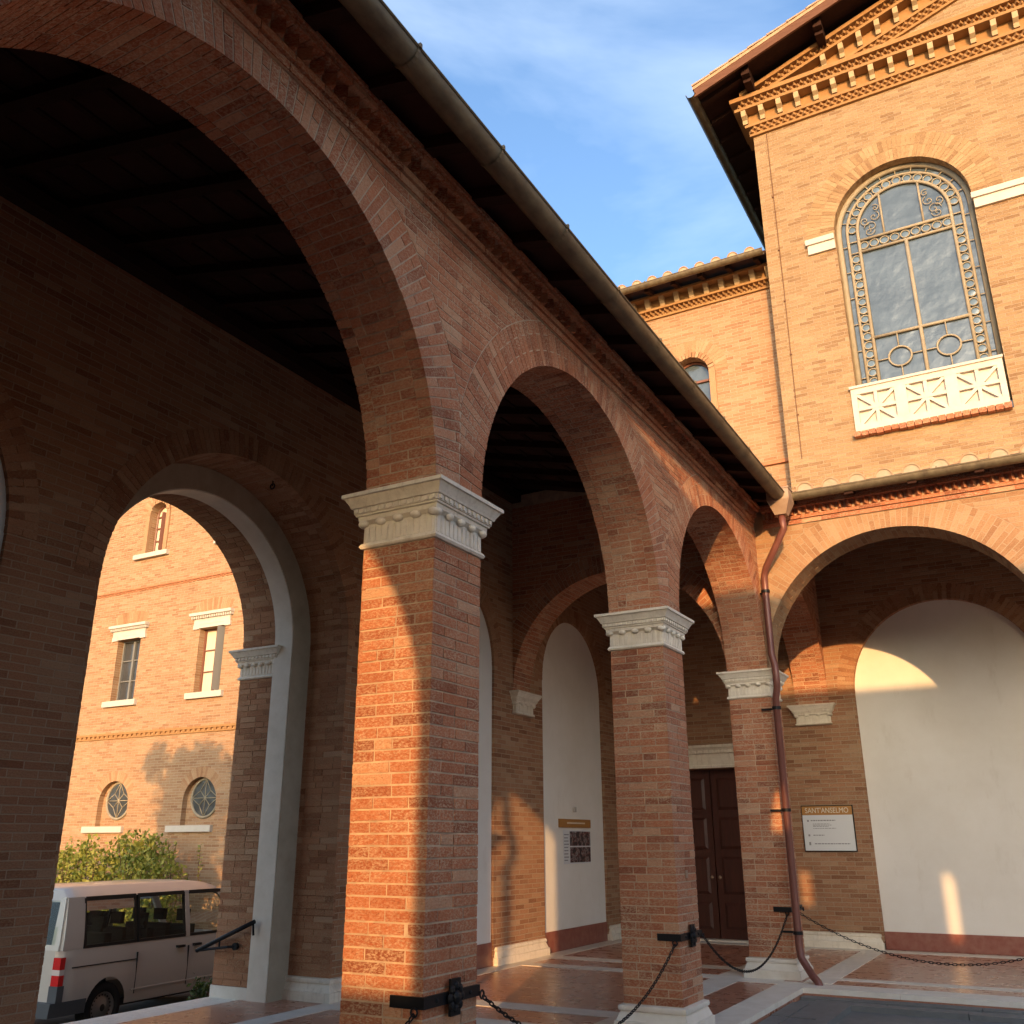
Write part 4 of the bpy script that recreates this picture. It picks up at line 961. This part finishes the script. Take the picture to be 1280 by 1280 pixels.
# ------------------------------------------------------------------ entrance arcade on the south side (behind the viewer)
south = thing('brick_arcade', 'brick entrance arcade facing the church from across the courtyard', 'arcade', (5, -6, 0))
YS = -D                           # south face of its courtyard wall; north face at YS+T
for k, (a, b) in enumerate(((0, D-T), (D, 2*D-T), (2*D, 3*D-T))):
    xc = (a+b)/2; c = MB(); arch_block(c, mapYp(YS+T), a-(0 if k == 0 else T/2), b+T/2, xc, RA, ZS, ZS, ZT, -T, 0); part('spandrel_wall', c, 'by', south)
    c = MB(); c.box(b, b+T, YS, YS+T, ZB, ZN); part('pier', c, 'by', south); capital(south, b, b+T, YS, YS+T); pier_base(south, b, b+T, YS, YS+T)
q = lambda d, dz: roof_z(d)+dz
b = MB(); ye = YG0; b.hexa([(GX, ye, roof_z(0)), (EX, ye, roof_z(0)), (EX, -8.2, roof_z(5.24)), (-4.6, -8.2, roof_z(5.24))], [(GX, ye, roof_z(0)+.12), (EX, ye, roof_z(0)+.12), (EX, -8.2, roof_z(5.24)+.12), (-4.6, -8.2, roof_z(5.24)+.12)]); part('roof_slab', b, 'board', south)
gutter(south, (GX+.1, ye, GZ), (EX, ye, GZ), joint=2.2)
# outer wall: the entrance arch, and unseen slits added to throw small sun patches
YO = -8.178
c = MB(); XE = 1.31; zt = 7.95
arch_block(c, mapYp(YO), -5.4, 3.6, XE, 1.765, 3.94, -.9, zt, -T, 0)
sun_slits = [(5.97, .19, 4.85, 5.36), (6.76, .165, 4.5, 4.98), (8.97, .16, 4.05, 4.98)]
ed = 3.6
for x_, hw, z0, z1 in sun_slits:
    c.mbox(mapYp(YO), ed, x_-hw-.3, -.9, zt, -T, 0); arch_block(c, mapYp(YO), x_-hw-.3, x_+hw+.3, x_, hw, z1, z0, zt, -T, 0, 10); c.mbox(mapYp(YO), x_-hw-.3, x_+hw+.3, -.9, z0, -T, 0); ed = x_+hw+.3
c.mbox(mapYp(YO), ed, 15, -.9, zt, -T, 0)
part('outer_wall', c, 'by', south)
c = MB(); c.box(-T+.003, -.003, YO+.001, YS-.001, 0, 7.0); part('end_wall', c, 'bx', south)  # unseen wall added in the corner bay to block sun along the walk
gw = MB(); gw.box(-8, 16, -14.2, -13.8, -.95, 3.35); gw.box(-8.05, 16.05, -14.27, -13.73, 3.351, 3.45); tag(part('sun_block_wall', gw, 'by'), 'added unseen brick wall outside the entrance arch, blocking low sun', 'wall')  # added out of view to keep low sun off the pier foot

# ------------------------------------------------------------------ rain pipes
def downpipe(label, mir, group=None):
    f = (lambda x, y, z: (x, y, z)) if not mir else (lambda x, y, z: (x, YG0+(YB-GX)-y, z))
    t_ = thing('downpipe', label, 'downpipe', f(.10, YB-.10, 0))
    b = MB(); c_ = Vector(f(GX, YB-GX, 0))
    b.hexa([(c_.x-.075, c_.y-.075, 5.83), (c_.x+.075, c_.y-.075, 5.83), (c_.x+.075, c_.y+.075, 5.83), (c_.x-.075, c_.y+.075, 5.83)], [(c_.x-.15, c_.y-.15, 6.02), (c_.x+.15, c_.y-.15, 6.02), (c_.x+.15, c_.y+.15, 6.02), (c_.x-.15, c_.y+.15, 6.02)])
    b.box(c_.x-.15, c_.x+.15, c_.y-.15, c_.y+.15, 6.021, 6.17); b.box(c_.x-.16, c_.x+.16, c_.y-.16, c_.y+.16, 6.171, 6.19); part('hopper', b, 'hopper', t_)
    P_ = [(GX, YB-GX, 5.84), (GX, YB-GX, 5.72), (.54, YB-.55, 5.64), (.15, YB-.17, 5.22), (.11, YB-.13, 5.12), (.105, YB-.125, 4.95), (.105, YB-.125, 4.02), (.15, YB-.18, 3.86), (.155, YB-.19, 3.72), (.15, YB-.18, 3.56), (.105, YB-.125, 3.42), (.105, YB-.125, .40), (.12, YB-.14, .27), (.26, YB-.26, .10), (.34, YB-.33, .03), (.38, YB-.36, -.07)]
    b = MB(); b.tube([f(*p) for p in P_], .047, 14); o = part('pipe', b, 'pipe', t_, True)
    for z in (4.90, 3.30, .55, 2.0):
        b = MB(); b.tube([f(.105, YB-.125, z-.02), f(.105, YB-.125, z+.02)], .060, 14); b.box(*sum(([min(p, q_), max(p, q_)] for p, q_ in zip(f(-.12, YB-.055, z-.012), f(.10, YB-.03, z+.012))), [])); part('pipe_bracket', b, 'iron', t_)
    return t_
downpipe('red-brown rain pipe with funnel hopper in the inner corner of the courtyard', False)
downpipe('red-brown rain pipe at the entrance end of the courtyard', True)

# ------------------------------------------------------------------ iron straps and chains
def strap(y0, x0=0.0, rosette=True, label='', long=True):
    t_ = thing('chain_bracket', label, 'iron bracket', (0, y0, .80), 'iron chain brackets on the piers')
    b = MB(); b.box(-.20, .014, y0-.028, y0-.010, .775, .835); b.box(.010, .028, y0-.0285, y0+T+.0, .775, .835)
    for y in (y0+.1, y0+.45): b.ball((.03, y, .805), .01, .012, .012, 8, 5)
    part('strap', b, 'iron', t_)
    if rosette:
        b = MB(); cy, cz = y0+.27, .805
        b.box(.027, .045, cy-.05, cy+.05, cz-.095, cz+.095); b.ball((.045, cy, cz), .03, .038, .038, 12, 8)
        for k in range(8): a = math.pi/4*k; b.ball((.045, cy+.058*math.cos(a), cz+.058*math.sin(a)), .016, .025, .025, 8, 5)
        part('rosette', b, 'iron', t_)
    b = MB(); b.ring((-.03, y0-.035, .76), (1, 0, 0), (0, 0, 1), .022, .006, 10, 5); b.ring((.035, y0+T+.012, .78), (0, 1, 0), (0, 0, 1), .022, .006, 10, 5); part('chain_ring', b, 'iron', t_)
strap(0, label='black iron chain bracket with rosette on the half-sunlit brick pier')
strap(D, label='black iron chain bracket with rosette on the second, fully shaded brick pier')
strap(YB, rosette=False, label='black iron chain strap on the corner pier behind the rain pipe')
lk = MB()
for k in range(12):
    a = 2*math.pi*k/12
# one link: a stadium-shaped torus
path = [Vector((.016+.010*math.cos(a), 0, .010*math.sin(a))) for a in [-math.pi/2+math.pi*k/5 for k in range(6)]]+[Vector((-.016-.010*math.cos(a), 0, -.010*math.sin(a))) for a in [-math.pi/2+math.pi*k/5 for k in range(6)]]
n = len(path)
for i, p in enumerate(path):
    d = (path[(i+1) % n]-path[i-1]).normalized(); nn = Vector((0, 1, 0)); bn = d.cross(nn)
    for j in range(5): a = 2*math.pi*j/5; lk.v.append(tuple(p+(nn*math.cos(a)+bn*math.sin(a))*.0048))
for i in range(n):
    for j in range(5): lk.f.append((i*5+j, ((i+1) % n)*5+j, ((i+1) % n)*5+(j+1) % 5, i*5+(j+1) % 5)); lk.r.append(.5)
link_me = lk.mesh('link', M['iron'], True)
def chain(a, b_, sag, label, step=.040, joined=False):
    a, b_ = Vector(a), Vector(b_); t_ = thing('chain', label, 'chain', ((a+b_)/2-Vector((0, 0, sag))))
    pts = []; N_ = 400
    for k in range(N_+1): s = k/N_; p = a.lerp(b_, s); p.z -= sag*4*s*(1-s); pts.append(p)
    acc = 0; out = [pts[0]]
    for p, q_ in zip(pts, pts[1:]):
        acc += (q_-p).length
        if acc >= step: out.append(q_); acc = 0
    for k, (p, q_) in enumerate(zip(out, out[1:])):
        d = (q_-p).normalized(); s_ = d.cross(Vector((0, 0, 1))).normalized(); u_ = s_.cross(d)
        if k % 2: s_, u_ = u_, -s_
        mt = Matrix((d, s_, u_)).transposed().to_4x4(); mt.translation = (p+q_)/2
        o = bpy.data.objects.new('link', link_me); col.objects.link(o); o.parent = t_; o.matrix_parent_inverse = Matrix.Translation(-Vector(t_.location)); o.matrix_basis = mt
chain((-.03, -.035, .75), (.03, -3.52, .78), .50, 'black iron chain sagging from the half-sunlit pier towards the entrance')
chain((.035, T+.02, .77), (-.03, D-.035, .75), .46, 'black iron chain hanging between the half-sunlit pier and the shaded pier')
chain((.035, D+T+.02, .77), (-.03, YB-.035, .75), .46, 'black iron chain hanging between the shaded pier and the corner pier')
chain((.13, YB-.04, .77), (D-T-.02, YB-.04, .78), .50, 'black iron chain hanging in front of the tall white plaster panel')

# ------------------------------------------------------------------ notice boards
sg = thing('sign_board', "white notice board headed SANT'ANSELMO on the brick strip beside the white panel", 'sign', (-.22, YW, 1.81))
b = MB(); b.box(-.63, .18, YW-.045, YW-.012, 1.465, 2.025); part('board', b, 'sign_w', sg)
b = MB(); b.box(-.63, .18, YW-.047, YW-.012, 2.026, 2.165); part('header', b, 'sign_o', sg)
b = MB(); b.box(-.645, .195, YW-.030, YW-.004, 1.45, 2.18); part('back_plate', b, 'iron', sg)
tcu = bpy.data.curves.new('lettering', 'FONT'); tcu.body = "SANT'ANSELMO"; tcu.size = .118; tcu.align_x = 'CENTER'; tcu.align_y = 'CENTER'; tcu.extrude = .0015
to = bpy.data.objects.new('lettering_tmp', tcu); col.objects.link(to); bpy.context.view_layer.update()
tme = bpy.data.meshes.new_from_object(to); bpy.data.objects.remove(to); tme.name = 'lettering'; tme.materials.clear(); tme.materials.append(M['letter'])
tme.transform(Matrix.Translation((-.225, YW-.0495, 2.094)) @ Matrix.Rotation(R(90), 4, 'X'))
wx = max(v.co.x for v in tme.vertices)-min(v.co.x for v in tme.vertices)
for v in tme.vertices: v.co.x = -.225+(v.co.x+.225)*.70/wx
link('lettering', tme, sg)
def lines(parent, rows, y, m_='ink'):
    b = MB()
    for (x0, x1, z, h) in rows:
        x = x0
        while x < x1: l = random.uniform(.02, .05); b.box(x, min(x+l, x1), y-.0015, y, z, z+h); x += l+.009
    part('small_print', b, m_, parent, stuff=True)
lines(sg, [(-.50, -.10, 1.93, .018), (-.47, -.20, 1.88, .009), (-.47, -.17, 1.86, .009), (-.47, -.22, 1.84, .009), (-.47, -.10, 1.81, .009), (-.48, -.30, 1.70, .014), (-.47, .10, 1.565, .016), (-.56, -.53, 1.92, .03), (-.56, -.53, 1.69, .03), (-.56, -.53, 1.55, .05)], YW-.0455)
pb = thing('poster_board', 'notice with ochre header and two group photographs on the white plaster recess', 'poster', (-W-.11, 10.4, 1.6))
PX = -W-.040
b = MB(); b.box(PX, PX+.02, 9.76, 10.98, 1.84, 1.975); part('header', b, 'sign_o', pb)
b = MB(); b.box(PX, PX+.006, 9.93, 10.98, 1.27, 1.80); part('board', b, 'sign_w', pb)
for z0, z1 in ((1.55, 1.78), (1.29, 1.53)): b = MB(); b.box(PX+.006, PX+.009, 10.17, 10.97, z0, z1); part('photograph', b, 'photo', pb)
b = MB()
for k in range(9): b.box(PX+.006, PX+.008, 9.95, 10.13-random.uniform(0, .05), 1.72-.05*k, 1.735-.05*k)
part('small_print', b, 'ink', pb, stuff=True)
b = MB()
for k in range(14): b.box(PX+.02, PX+.022, 10.05+.05*k, 10.09+.05*k, 1.90, 1.925)
part('header_print', b, 'letter', pb, stuff=True)
b = MB(); b.box(PX, PX+.05, 10.31, 10.36, 2.09, 2.17); tag(part('light_switch', b, 'sill'), 'small pale switch box on the plaster above the poster header', 'switch')
b = MB(); b.box(.0085, .016, D+.24, D+.30, 1.30, 1.37); tag(part('brass_plate', b, 'hopper'), 'small brass plate on the shaded brick pier', 'plate')

# ------------------------------------------------------------------ van in the yard
van = thing('parked_van', 'silver-beige passenger van parked outside beyond the archway', 'van', (-10, 6.5, -.90))
VX, G = -9.10, -.90        # near side plane, ground
VW_ = 1.86
def vy(u): return 4.42+u*.90       # u metres from the tail
def body():
    # lower body: outline with wheel arches, extruded across
    def outline():
        pts = [(0.0, .42), (-.03, .62), (.0, 1.12)]
        return pts
    b = MB(); segs = []
    xs0, xs1 = VX-VW_, VX
    u_w = (.94, 3.94); rw = .395
    def low(u):
        z = .34
        for c_ in u_w:
            if abs(u-c_) < rw: z = max(z, .33+math.sqrt(rw*rw-(u-c_)**2))
        return z
    us = sorted(set([0, .02, .06, .12, .3, .5]+[c_+rw*math.cos(math.pi*k/14) for c_ in u_w for k in range(15)]+[1.6, 2.2, 2.8, 3.3, 4.4, 4.6, 4.75, 4.88]))
    # side skin with shallow crown: rows of (z, inset)
    def rows(u):
        zl = low(u); top = 1.13 if u < 4.0 else 1.13-.12*(u-4.0)
        zs = [zl, zl+(top-zl)*.15, zl+(top-zl)*.45, zl+(top-zl)*.8, top]
        def ins(z): return .055*(max(0, (z-.62))/.5)**2+.03*(max(0, .62-z)/.3)**2
        e = 0
        if u < .12: e = .10*(1-u/.12)**2
        if u > 4.4: e = .30*((u-4.4)/.48)**2
        return [(z, ins(z)+e) for z in zs]
    for s in (0, 1):
        grid = []
        for u in us:
            r_ = rows(u); i0 = len(b.v)
            for z, i_ in r_: b.v.append(((xs1-i_) if s == 0 else (xs0+i_), vy(u), G+z))
            grid.append(i0)
        for a, c_ in zip(grid, grid[1:]):
            for k in range(4): b.f.append((a+k, c_+k, c_+k+1, a+k+1)); b.r.append(.5)
    # tail and nose faces
    for u, in ((0,), (4.88,)):
        r_ = rows(u); n = 4
        for k in range(4):
            z0, i0_ = r_[k]; z1, i1 = r_[k+1]
            b.quad([(xs1-i0_, vy(u), G+z0), (xs0+i0_, vy(u), G+z0), (xs0+i1, vy(u), G+z1), (xs1-i1, vy(u), G+z1)])
    part('body', b, 'paint', van, True)
    # floor pan
    q = MB(); q.box(xs0+.12, xs1-.12, vy(.1), vy(4.7), G+.30, G+.40); part('underbody', q, 'black', van)
    for c_ in u_w:
        q = MB(); q.tube([(xs1-.05, vy(c_), G+.34), (xs1-.5, vy(c_), G+.34)], .40*.9, 20); part('wheel_arch_liner', q, 'black', van) if False else None
    return u_w
u_w = body()
xs0, xs1 = VX-VW_, VX
# upper body: pillars, roof
def side(z):   # inward lean of the side above the belt line
    return .055+.16*((z-1.13)/.8)**1.3 if z > 1.13 else .055
def pil(u0_, u1_, u0t, u1t, z0=1.13, z1=1.80, name='pillar'):
    for s in (0, 1):
        b = MB(); n = 5
        for k in range(n):
            za, zb = z0+(z1-z0)*k/n, z0+(z1-z0)*(k+1)/n
            for q_ in (0,):
                f = lambda z, u, d: ((xs1-side(z)-d) if s == 0 else (xs0+side(z)+d), vy(u), G+z)
                ua = lambda z: u0_+(u0t-u0_)*(z-z0)/(z1-z0); ub = lambda z: u1_+(u1t-u1_)*(z-z0)/(z1-z0)
                b.hexa([f(za, ua(za), 0), f(za, ub(za), 0), f(za, ub(za), .05), f(za, ua(za), .05)], [f(zb, ua(zb), 0), f(zb, ub(zb), 0), f(zb, ub(zb), .05), f(zb, ua(zb), .05)])
        part(name, b, 'paint', van)
pil(.04, .42, .14, .46); pil(2.62, 2.72, 2.62, 2.72); pil(3.98, 4.12, 3.42, 3.56)
rf = MB(); prof = []
us = [.12, .16, .3, .8, 1.6, 2.4, 2.9, 3.2, 3.42, 3.56]
for u in us:
    i0 = len(rf.v); drop = .05*max(0, (.3-u)/.2)**2+.10*max(0, (u-2.9)/.66)**2
    for k in range(13):
        t_ = k/12; x = (xs1-side(1.78))+( (xs0+side(1.78))-(xs1-side(1.78)))*t_; e = min(t_, 1-t_)
        z = 1.78+.15*(1-(1-min(e/.12, 1))**2.2)+.02*math.sin(math.pi*t_)-drop
        rf.v.append((x, vy(u), G+z)); 
    prof.append(i0)
for a, c_ in zip(prof, prof[1:]):
    for k in range(12): rf.f.append((a+k, a+k+1, c_+k+1, c_+k)); rf.r.append(.5)
rf.f.append(tuple(range(prof[0], prof[0]+13))); rf.r.append(.5)
part('roof', rf, 'paint', van, True)
# tail gate, rear window
b = MB(); b.hexa([(xs1-.10, vy(0), G+1.13), (xs0+.10, vy(0), G+1.13), (xs0+.10, vy(.06), G+1.13), (xs1-.10, vy(.06), G+1.13)], [(xs1-.12, vy(.01), G+1.20), (xs0+.12, vy(.01), G+1.20), (xs0+.12, vy(.07), G+1.20), (xs1-.12, vy(.07), G+1.20)]); part('tailgate', b, 'paint', van)
b = MB(); b.hexa([(xs1-.20, vy(.012), G+1.20), (xs0+.20, vy(.012), G+1.20), (xs0+.20, vy(.03), G+1.20), (xs1-.20, vy(.03), G+1.20)], [(xs1-.25, vy(.115), G+1.76), (xs0+.25, vy(.115), G+1.76), (xs0+.25, vy(.13), G+1.76), (xs1-.25, vy(.13), G+1.76)]); part('rear_window', b, 'carglass', van)
for s in (0, 1):
    b = MB(); X_ = (lambda d: xs1-d) if s == 0 else (lambda d: xs0+d)
    b.hexa([(X_(.10), vy(.005), G+1.13), (X_(.26), vy(.005), G+1.13), (X_(.26), vy(.07), G+1.13), (X_(.10), vy(.07), G+1.13)], [(X_(.20), vy(.115), G+1.80), (X_(.30), vy(.115), G+1.80), (X_(.30), vy(.18), G+1.80), (X_(.20), vy(.18), G+1.80)]); part('rear_pillar', b, 'paint', van)
    # side glass
    for nm, a, c_, at, ct in (('side_window', .44, 1.50, .48, 1.50), ('side_window', 1.54, 2.62, 1.54, 2.60), ('door_window', 2.74, 3.96, 2.74, 3.44)):
        b = MB(); n = 4
        for k in range(n):
            za, zb = 1.16+.60*k/n, 1.16+.60*(k+1)/n; f = lambda z, u: (X_(side(z)+.012), vy(u), G+z)
            ia = lambda z: a+(at-a)*(z-1.16)/.6; ic = lambda z: c_+(ct-c_)*(z-1.16)/.6
            b.quad([f(za, ia(za)), f(za, ic(za)), f(zb, ic(zb)), f(zb, ia(zb))])
        wg_ = part(nm, b, 'carglass', van)
        e = MB()
        for (z0_, z1_) in ((1.13, 1.17), (1.745, 1.80)):
            f = lambda z, u, d: (X_(side(z)+d), vy(u), G+z)
            e.hexa([f(z0_, a, -.004), f(z0_, c_, -.004), f(z0_, c_, .03), f(z0_, a, .03)], [f(z1_, at, -.004), f(z1_, ct, -.004), f(z1_, ct, .03), f(z1_, at, .03)])
        if nm == 'side_window':
            for u in (a, c_-.035):
                e.hexa([f(1.15, u, -.003), f(1.15, u+.04, -.003), f(1.15, u+.04, .03), f(1.15, u, .03)], [f(1.78, u, -.003), f(1.78, u+.04, -.003), f(1.78, u+.04, .03), f(1.78, u, .03)])
        part('window_rubber', e, 'black', wg_, stuff=True)
    # handles, rail, seams
    for u in (2.38, 2.78):
        b = MB(); b.box(min(X_(-.02), X_(.06)), max(X_(-.02), X_(.06)), vy(u), vy(u+.17), G+.985, G+1.02); part('door_handle', b, 'black', van)
    b = MB(); b.box(min(X_(.012), X_(.06)), max(X_(.012), X_(.06)), vy(.22), vy(1.50), G+.90, G+.915)
    for u in (1.50, 2.66): b.box(min(X_(-.001), X_(.03)), max(X_(-.001), X_(.03)), vy(u), vy(u+.008), G+.45, G+1.0)
    part('panel_gap', b, 'black', van, stuff=True)
    b = MB(); b.box(min(X_(-.004), X_(.02)), max(X_(-.004), X_(.02)), vy(1.42), vy(3.5), G+.50, G+.515); part('side_crease', b, 'paint', van)
    # tail lamp
    lm_ = MB(); lm_.box(min(X_(.006), X_(.15)), max(X_(.006), X_(.15)), vy(-.012), vy(.08), G+.70, G+.83); tl = part('tail_lamp', lm_, 'lamp_red', van); lm_ = MB(); lm_.box(min(X_(.012), X_(.15)), max(X_(.012), X_(.15)), vy(-.012), vy(.08), G+.90, G+1.05); part('upper_lamp', lm_, 'lamp_red', tl)
    lm_ = MB(); lm_.box(min(X_(.008), X_(.15)), max(X_(.008), X_(.15)), vy(-.011), vy(.078), G+.831, G+.899); part('lamp_lens', lm_, 'lamp_w', tl)
b = MB()
b.hexa([(xs1-.03, vy(-.10), G+.32), (xs0+.03, vy(-.10), G+.32), (xs0+.01, vy(.55), G+.32), (xs1-.01, vy(.55), G+.32)], [(xs1-.01, vy(-.10), G+.50), (xs0+.01, vy(-.10), G+.50), (xs0-.006, vy(.55), G+.50), (xs1+.006, vy(.55), G+.50)])
b.box(xs1-.16, xs1+.002, vy(-.02), vy(.10), G+.501, G+.698); part('bumper', b, 'bumper', van)
b = MB(); b.box(xs0+.7, xs1-.7, vy(-.014), vy(.0), G+.60, G+.71); part('number_plate', b, 'sign_w', van)
b = MB()
for s in (1.0, 1.9, 2.9):
    for x in (xs1-.45, xs1-.95, xs1-1.42):
        b.box(x-.21, x+.21, vy(s), vy(s+.14), G+.6, G+1.28); b.hexa([(x-.10, vy(s+.02), G+1.33), (x+.10, vy(s+.02), G+1.33), (x+.10, vy(s+.12), G+1.33), (x-.10, vy(s+.12), G+1.33)], [(x-.12, vy(s+.04), G+1.50), (x+.12, vy(s+.04), G+1.50), (x+.12, vy(s+.11), G+1.50), (x-.12, vy(s+.11), G+1.50)])
part('seat', b, 'seat', van, False)
def wheel(u, s):
    x = xs1-.03 if s == 0 else xs0+.03; sg_ = -1 if s == 0 else 1; c_ = (x, vy(u), G+.33)
    b = MB(); seg = 28
    prof = [(.02, .205), (0, .22), (.0, .30), (.03, .327), (.18, .327), (.21, .30), (.21, .2)]
    rings = []
    for d, r in prof:
        i0 = len(b.v)
        for k in range(seg): a = 2*math.pi*k/seg; b.v.append((x+sg_*d, c_[1]+r*math.cos(a), c_[2]+r*math.sin(a)))
        rings.append(i0)
    for a, q_ in zip(rings, rings[1:]):
        for k in range(seg): b.f.append((a+k, a+(k+1) % seg, q_+(k+1) % seg, q_+k)); b.r.append(.5)
    w_ = part('wheel', b, 'tyre', van, True)
    b = MB(); prof = [(.025, .206), (.015, .20), (.05, .185), (.055, .14), (.03, .12), (.035, .075), (.02, .06), (.02, .001)]; rings = []
    for d, r in prof:
        i0 = len(b.v)
        for k in range(seg): a = 2*math.pi*k/seg; b.v.append((x+sg_*d, c_[1]+r*math.cos(a), c_[2]+r*math.sin(a)))
        rings.append(i0)
    for a, q_ in zip(rings, rings[1:]):
        for k in range(seg): b.f.append((a+k, a+(k+1) % seg, q_+(k+1) % seg, q_+k)); b.r.append(.5)
    rm = part('rim', b, 'steel', w_, True)
    b = MB()
    for k in range(20): a = 2*math.pi*k/20; b.ball((x+sg_*.047, c_[1]+.163*math.cos(a), c_[2]+.163*math.sin(a)), .008, .013, .013, 6, 4)
    b.ball((x+sg_*.03, c_[1], c_[2]), .02, .055, .055, 10, 6)
    part('rim_slots', b, 'black', rm)
for s in (0, 1):
    for u in u_w: wheel(u, s)

van.rotation_euler.z = R(4)
# ------------------------------------------------------------------ plants
def foliage(center, rad, n, size, rng, ncl=26):
    mb = MB(); clumps = [(Vector((rng.gauss(0, .45), rng.gauss(0, .45), rng.uniform(-.6, .85))), rng.uniform(.10, .30)) for _ in range(ncl)]
    for _ in range(n):
        c_, r = rng.choice(clumps); v = Vector((rng.gauss(0, 1), rng.gauss(0, 1), rng.gauss(0, 1))).normalized()*r*rng.random()**.4
        p = c_+v; p = Vector((center[0]+p.x*rad[0], center[1]+p.y*rad[1], center[2]+p.z*rad[2]))
        a = Vector((rng.gauss(0, 1), rng.gauss(0, 1), rng.gauss(0, .6))).normalized(); s_ = a.orthogonal().normalized(); s_.rotate(Matrix.Rotation(rng.uniform(0, 6.28), 3, a))
        l = size*rng.uniform(.6, 1.3); t_ = a.cross(s_)
        mb.quad([p, p+s_*l*.5+t_*l*.28, p+s_*l, p+s_*l*.5-t_*l*.28], rng.random())
    return mb, clumps
def bush(label, base, h, rad, n, size, seed, m_='leaf'):
    rng = random.Random(seed); t_ = thing('shrub', label, 'shrub', base)
    mb, cl = foliage((base[0], base[1], base[2]+h*.55), rad, n, size, rng, 70); part('leaves', mb, m_, t_, stuff=True)
    st = MB()
    for k in range(9):
        c_ = cl[k][0]; e = Vector((base[0]+c_.x*rad[0], base[1]+c_.y*rad[1], base[2]+h*.55+c_.z*rad[2])); b0 = Vector(base)+Vector((rng.uniform(-.1, .1), rng.uniform(-.1, .1), 0))
        st.tube([b0, b0.lerp(e, .5)+Vector((rng.uniform(-.1, .1), 0, .1)), e], [.03, .02, .008], 6)
    if n > 1500:
        sh = MB()
        for k in range(16):
            x0_, y0_ = base[0]+rng.gauss(0, .5)*rad[0], base[1]+rng.gauss(0, .4)*rad[1]; p0_ = Vector((x0_, y0_, base[2]+h*.6)); p1_ = p0_+Vector((rng.uniform(-.25, .25), rng.uniform(-.2, .2), h*rng.uniform(.25, .55)))
            st.tube([p0_, p0_.lerp(p1_, .5)+Vector((rng.uniform(-.05, .05), 0, 0)), p1_], [.012, .009, .004], 5)
            for q in range(22):
                c_ = p0_.lerp(p1_, (q+1)/22); a_ = Vector((rng.gauss(0, 1), rng.gauss(0, 1), rng.uniform(0, .8))).normalized(); l = size*rng.uniform(.5, 1.0); s_ = a_.orthogonal().normalized()
                sh.quad([c_, c_+a_*l*.5+s_*l*.25, c_+a_*l, c_+a_*l*.5-s_*l*.25], rng.random())
        part('shoots', sh, m_, t_, stuff=True)
    part('stems', st, 'bark', t_, stuff=True)
bush('loose light green shrub in front of the sunlit building, beside the van', (-18.3, 11.6, -.9), 2.35, (1.6, .8, 1.35), 2700, .12, 3)
bush('tall green shrub with upright shoots behind the van roof', (-16.6, 11.9, -.9), 2.45, (1.35, .8, 1.4), 2700, .12, 4)
bush('dense rounded shrub at the right end of the planting behind the van', (-15.4, 11.3, -.9), 2.0, (.85, .7, 1.1), 2600, .12, 5, 'leaf')
bush('wide green shrub seen through the windows of the van', (-20.6, 10.6, -.9), 2.3, (1.8, .9, 1.3), 2400, .18, 6)
bush('low leafy shrub growing below the van windows line', (-14.6, 9.6, -.9), 1.5, (1.3, .8, .9), 2200, .14, 9, 'leaf')
bush('small green plant at the foot of the archway steps', (-5.76, 4.02, -.9), 1.0, (.15, .12, .5), 900, .055, 8, 'leaf_d')
def tree(label, base, h, rad, seed):
    rng = random.Random(seed); t_ = thing('tree', label, 'tree', base); tr = MB(); top = Vector(base)+Vector((.3, .2, h*.6))
    tr.tube([base, (base[0]+.1, base[1], base[2]+h*.3), top], [.22, .17, .10], 9)
    mb, cl = foliage((base[0], base[1], base[2]+h*.78), rad, 4200, .30, rng)
    for k in range(12):
        c_ = cl[k][0]; e = Vector((base[0]+c_.x*rad[0], base[1]+c_.y*rad[1], base[2]+h*.78+c_.z*rad[2])); tr.tube([top-Vector((0, 0, rng.uniform(0, 1))), top.lerp(e, .5)+Vector((0, 0, .2)), e], [.07, .05, .015], 6)
    part('trunk', tr, 'bark', t_); part('crown', mb, 'leaf_d', t_, stuff=True)
tree('leafy tree standing in the yard outside the portico', (-10.2, -3.2, -.9), 7.6, (2.0, 2.0, 1.9), 21)
